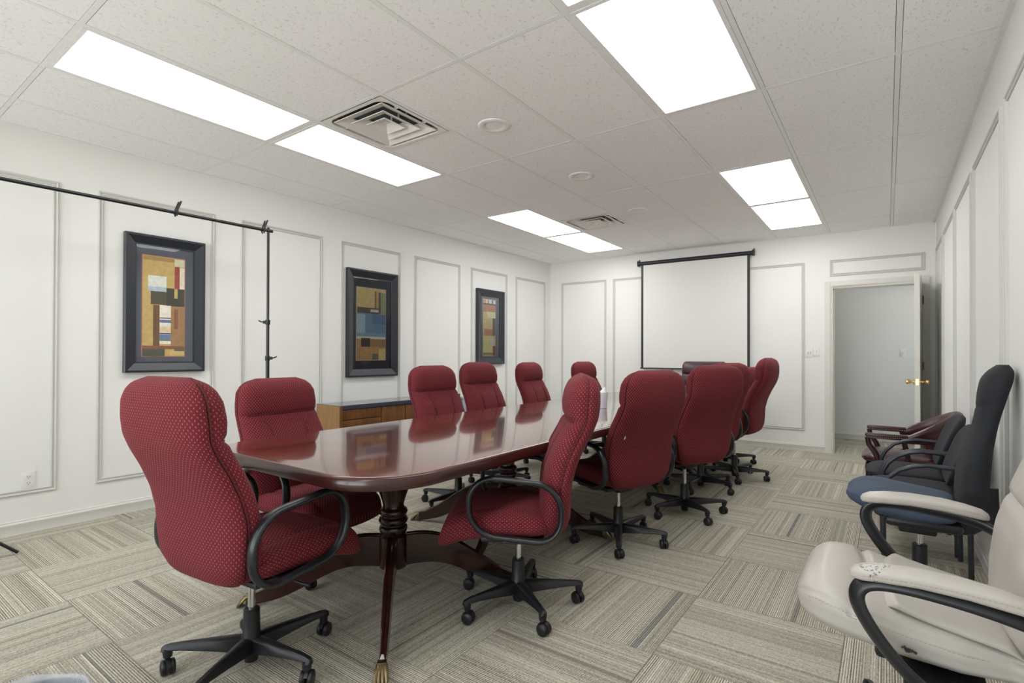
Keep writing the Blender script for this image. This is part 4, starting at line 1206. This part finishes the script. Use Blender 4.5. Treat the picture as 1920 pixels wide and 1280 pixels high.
    b = make_base(T_, rad=.30); b.rotation_euler = (0, 0, R(10))
    return T_
cream_chair()

# ================================================================== BLUE-SEAT / BLACK-BACK CHAIR
def blue_chair():
    T_ = thing('task_chair', 'armless office chair with slate blue seat and tall black knit back', 'chair', (4.935, 2.25, 0), R(180))
    nk = 72
    st = [(-.13, .50, .53), (-.12, .475, .548), (-.05, .46, .560), (.06, .455, .575), (.15, .47, .588), (.21, .49, .586), (.25, .505, .571), (.272, .517, .556), (.278, .527, .544)]
    rings = []
    for (x, zb, zt_) in smooth_table(st, 50, 2):
        hw_ = lerp_table([(-.13, .17), (-.10, .22), (0, .245), (.14, .25), (.22, .22), (.26, .16), (.278, .09)], x)[0]
        cz = (zb+zt_)/2; hd = (zt_-zb)/2; ring = []
        for k in range(nk):
            c, s_ = sup(2*math.pi*k/nk, 2.4); ring.append((x, c*hw_, cz+s_*hd+.012*(c*c)*(s_ > 0)-.0*x))
        rings.append(ring)
    mb = MB(); loft(mb, rings); mb.build('seat', 'bluefab', T_, 60)
    mb = MB(); box(mb, (-.14, -.18, .435), (.13, .18, .48), r=.02); box(mb, (-.06, -.06, .385), (.08, .06, .44), r=.01); pan = mb.build('seat_pan', 'black', T_)
    mb = MB(); lathe(mb, [(.020, 0), (.024, .004), (.024, .05), (.02, .055)], 18, tf((.135, -.13, .455), 0, 0, R(160))); mb.build('adjuster_knob', 'black', T_)
    # tall contoured back
    tb = [(.47, -.145, -.19), (.50, -.13, -.215), (.58, -.125, -.232), (.68, -.132, -.238), (.78, -.150, -.246), (.88, -.182, -.262), (.96, -.195, -.28), (1.03, -.200, -.298), (1.09, -.210, -.314), (1.13, -.238, -.316), (1.15, -.264, -.30)]
    rings = []
    for (z, xf, xr) in smooth_table(tb, 64, 2):
        hw_ = lerp_table([(.47, .10), (.52, .15), (.62, .18), (.74, .158), (.80, .138), (.86, .115), (.92, .095), (.98, .10), (1.05, .105), (1.12, .09), (1.15, .05)], z)[0]
        cx = (xf+xr)/2; hd = (xf-xr)/2; ring = []
        for k in range(nk):
            c, s_ = sup(2*math.pi*k/nk, 2.5); x = cx+c*hd; y = s_*hw_
            x += .018*(abs(s_)**3)*max(0, min(1, (.97-z)/.25))
            if c > 0: x -= .006*gauss(z-(.955+.25*abs(y)), .006)
            ring.append((x, y, z))
        rings.append(ring)
    mb = MB(); loft(mb, rings); mb.build('backrest', 'knitblack', T_, 60)
    mb = MB(); tube(mb, [(-.05, 0, .43), (-.17, 0, .44), (-.235, 0, .49), (-.24, 0, .62)], [.02, .02, .02, .014], 12, flat=2.0, upv=(1, 0, 0)); mb.build('back_support', 'black', T_)
    mb = MB(); lathe(mb, [(.014, .30), (.014, .40)], 18); mb.build('gas_lift', 'chrome', T_)
    mb = MB(); lathe(mb, [(.029, .12), (.029, .325), (.025, .33)], 24); mb.build('column_cover', 'black', T_)
    b = make_base(T_); b.rotation_euler = (0, 0, R(36))
blue_chair()

# ================================================================== BLACK GUEST CHAIRS
def guest_chair():
    T_ = thing('guest_chair', 'x', 'chair')
    mb = MB(); nk = 60; rings = []
    for (x, zb, zt_) in smooth_table([(-.19, .425, .45), (-.17, .405, .465), (-.05, .40, .475), (.12, .40, .475), (.20, .402, .465), (.235, .412, .452), (.245, .425, .44)], 44, 2):
        hw_ = lerp_table([(-.19, .17), (-.13, .215), (.05, .235), (.17, .225), (.22, .18), (.245, .11)], x)[0]
        cz = (zb+zt_)/2; hd = (zt_-zb)/2
        rings.append([(x, sup(2*math.pi*k/nk, 2.6)[0]*hw_, cz+sup(2*math.pi*k/nk, 2.6)[1]*hd) for k in range(nk)])
    loft(mb, rings); mb.build('seat', 'blackfab', T_, 60)
    mb = MB(); rings = []
    for i in range(40):
        t_ = i/39; z = .49+.325*t_
        e = math.sqrt(max(0, 1-abs(2*t_-1)**3.2)); hw_ = .06+.165*e; hd = .010+.022*e
        cx = -.135-.115*t_; ring = []
        for k in range(nk):
            c, s_ = sup(2*math.pi*k/nk, 2.5); ring.append((cx+c*hd+.03*(abs(s_)**2.5)*e, s_*hw_, z))
        rings.append(ring)
    loft(mb, rings); mb.build('backrest', 'blackfab', T_, 60)
    for s_ in (-1, 1):
        Y = s_*.242
        mb = MB()
        tube(mb, [(.155, Y, 0.0), (.16, Y, .30), (.165, Y, .42), (.16, Y, .475), (.135, Y, .525), (.09, Y, .572), (.03, Y, .60), (-.03, Y, .613), (-.12, Y, .609), (-.195, Y, .605)], .0115, 12, flat=.8, upv=(1, 0, 0)); mb.build('arm', 'tube', T_, 60)
        mb = MB(); tube(mb, [(-.205, Y, 0), (-.20, Y, .40), (-.195, Y, .62), (-.225, Y*.9, .70)], .0125, 12); mb.build('leg', 'tube', T_, 60)
    mb = MB()
    for x in (.155, -.195): tube(mb, [(x, -.242, .405), (x, .242, .405)], .009, 10)
    tube(mb, [(-.20, -.23, .60), (-.19, 0, .60), (-.20, .23, .60)], .008, 10)
    mb.build('cross_rail', 'tube', T_, 60)
    return T_
gc = guest_chair()
for i, (x, y, lab) in enumerate(((4.945, 3.50, 'black fabric guest chair with curved metal arms, next to the maroon leather armchair'), (4.955, 2.955, 'black guest chair with curved metal arms hidden behind the tall black-backed office chair'))):
    o = gc if i == 0 else copy_tree(gc)
    o.location = (x, y, 0); o.rotation_euler = (0, 0, R(180)); o['label'] = lab; o['group'] = 'black guest chairs along the right wall'

# ================================================================== MAROON CAPTAIN'S CHAIR
def captain():
    T_ = thing('armchair', 'maroon leather armchair with brass nailheads and wooden arms near the open door', 'chair', (4.93, 4.20, 0), R(180))
    mb = MB(); nk = 60; rings = []
    for (x, zb, zt_) in smooth_table([(-.22, .39, .43), (-.20, .37, .455), (-.05, .365, .465), (.12, .365, .47), (.22, .37, .462), (.265, .385, .44), (.275, .405, .425)], 44, 2):
        hw_ = lerp_table([(-.22, .18), (-.15, .23), (.1, .26), (.2, .25), (.25, .21), (.275, .14)], x)[0]
        cz = (zb+zt_)/2; hd = (zt_-zb)/2
        rings.append([(x, sup(2*math.pi*k/nk, 2.7)[0]*hw_, cz+sup(2*math.pi*k/nk, 2.7)[1]*hd) for k in range(nk)])
    loft(mb, rings); mb.build('seat', 'maroon', T_, 60)
    # barrel back: roll swelling from the arms to the crest
    mb = MB(); rings = []
    N = 60
    for i in range(N+1):
        a = R(-95+190*i/N); ca, sa = math.cos(a), math.sin(a)
        cx, cy = -.0-.285*ca, .265*sa
        if abs(math.degrees(a)) > 90: cx = .0+.02
        hgt = .60+.185*max(0, math.cos(a*.95))**1.1; low = .555-.0*ca
        thick = .024+.022*max(0, ca)
        nx, ny = -ca, sa
        ring = []
        for k in range(28):
            c, s_ = sup(2*math.pi*k/28, 2.3)
            bul = .020*(s_ > .3)*max(0, ca)
            ring.append((cx+nx*(c*thick+bul), cy+ny*(c*thick+bul), (hgt+low)/2+s_*(hgt-low)/2*1.0+.0))
        rings.append(ring)
    loft(mb, rings); mb.build('backrest', 'maroon', T_, 60)
    # lower back panel between posts
    mb = MB(); rings = []
    for i in range(21):
        a = R(-60+120*i/20); rings.append([(-.275*math.cos(a)+q*math.cos(a), .25*math.sin(a)-q*math.sin(a), z) for q, z in ((0, .45), (.02, .45), (.02, .58), (0, .58))])
    loft(mb, rings); mb.build('back_panel', 'maroon', T_, 40)
    for s_ in (-1, 1):
        Y = s_*.265
        mb = MB(); box(mb, (.0, Y-.026, .578), (.245, Y+.026, .590), r=.004)
        tube(mb, [(.235, Y, .585), (.225, Y, .53), (.19, Y, .48), (.17, Y, .43), (.175, Y, .39)], [.017, .018, .02, .021, .02], 12, flat=1.2)
        tube(mb, [(.02, Y, .58), (.0, Y, .50), (-.01, Y*.97, .40)], [.016, .018, .018], 12, flat=1.2)
        ar = mb.build('arm', 'maroonwood', T_, 50)
        mb = MB(); box(mb, (-.01, Y-.028, .588), (.250, Y+.028, .616), r=.011, seg=4); mb.build('arm_pad', 'maroon', ar, 50)
        mb = MB()
        for i in range(20):
            for q in (-1, 1): sphere(mb, (.004+i*.0125, Y+q*.028, .5925), .0032, n=5)
        for j in range(5): sphere(mb, (.250, Y-.022+j*.011, .5925), .0032, n=5)
        nh = mb.build('nailheads', 'nail', ar, 60)
    mb = MB(); box(mb, (-.20, -.24, .335), (.25, .24, .375), r=.006); mb.build('seat_rail', 'maroonwood', T_)
    for sx, sy in ((.225, .215), (.225, -.215), (-.18, .2), (-.18, -.2)):
        mb = MB(); tube(mb, [(sx, sy, .37), (sx, sy, .30), (sx*1.02, sy*1.02, .12), (sx*1.05, sy*1.04, 0)], [.024, .022, .018, .014], 14); mb.build('leg', 'maroonwood', T_)
captain()
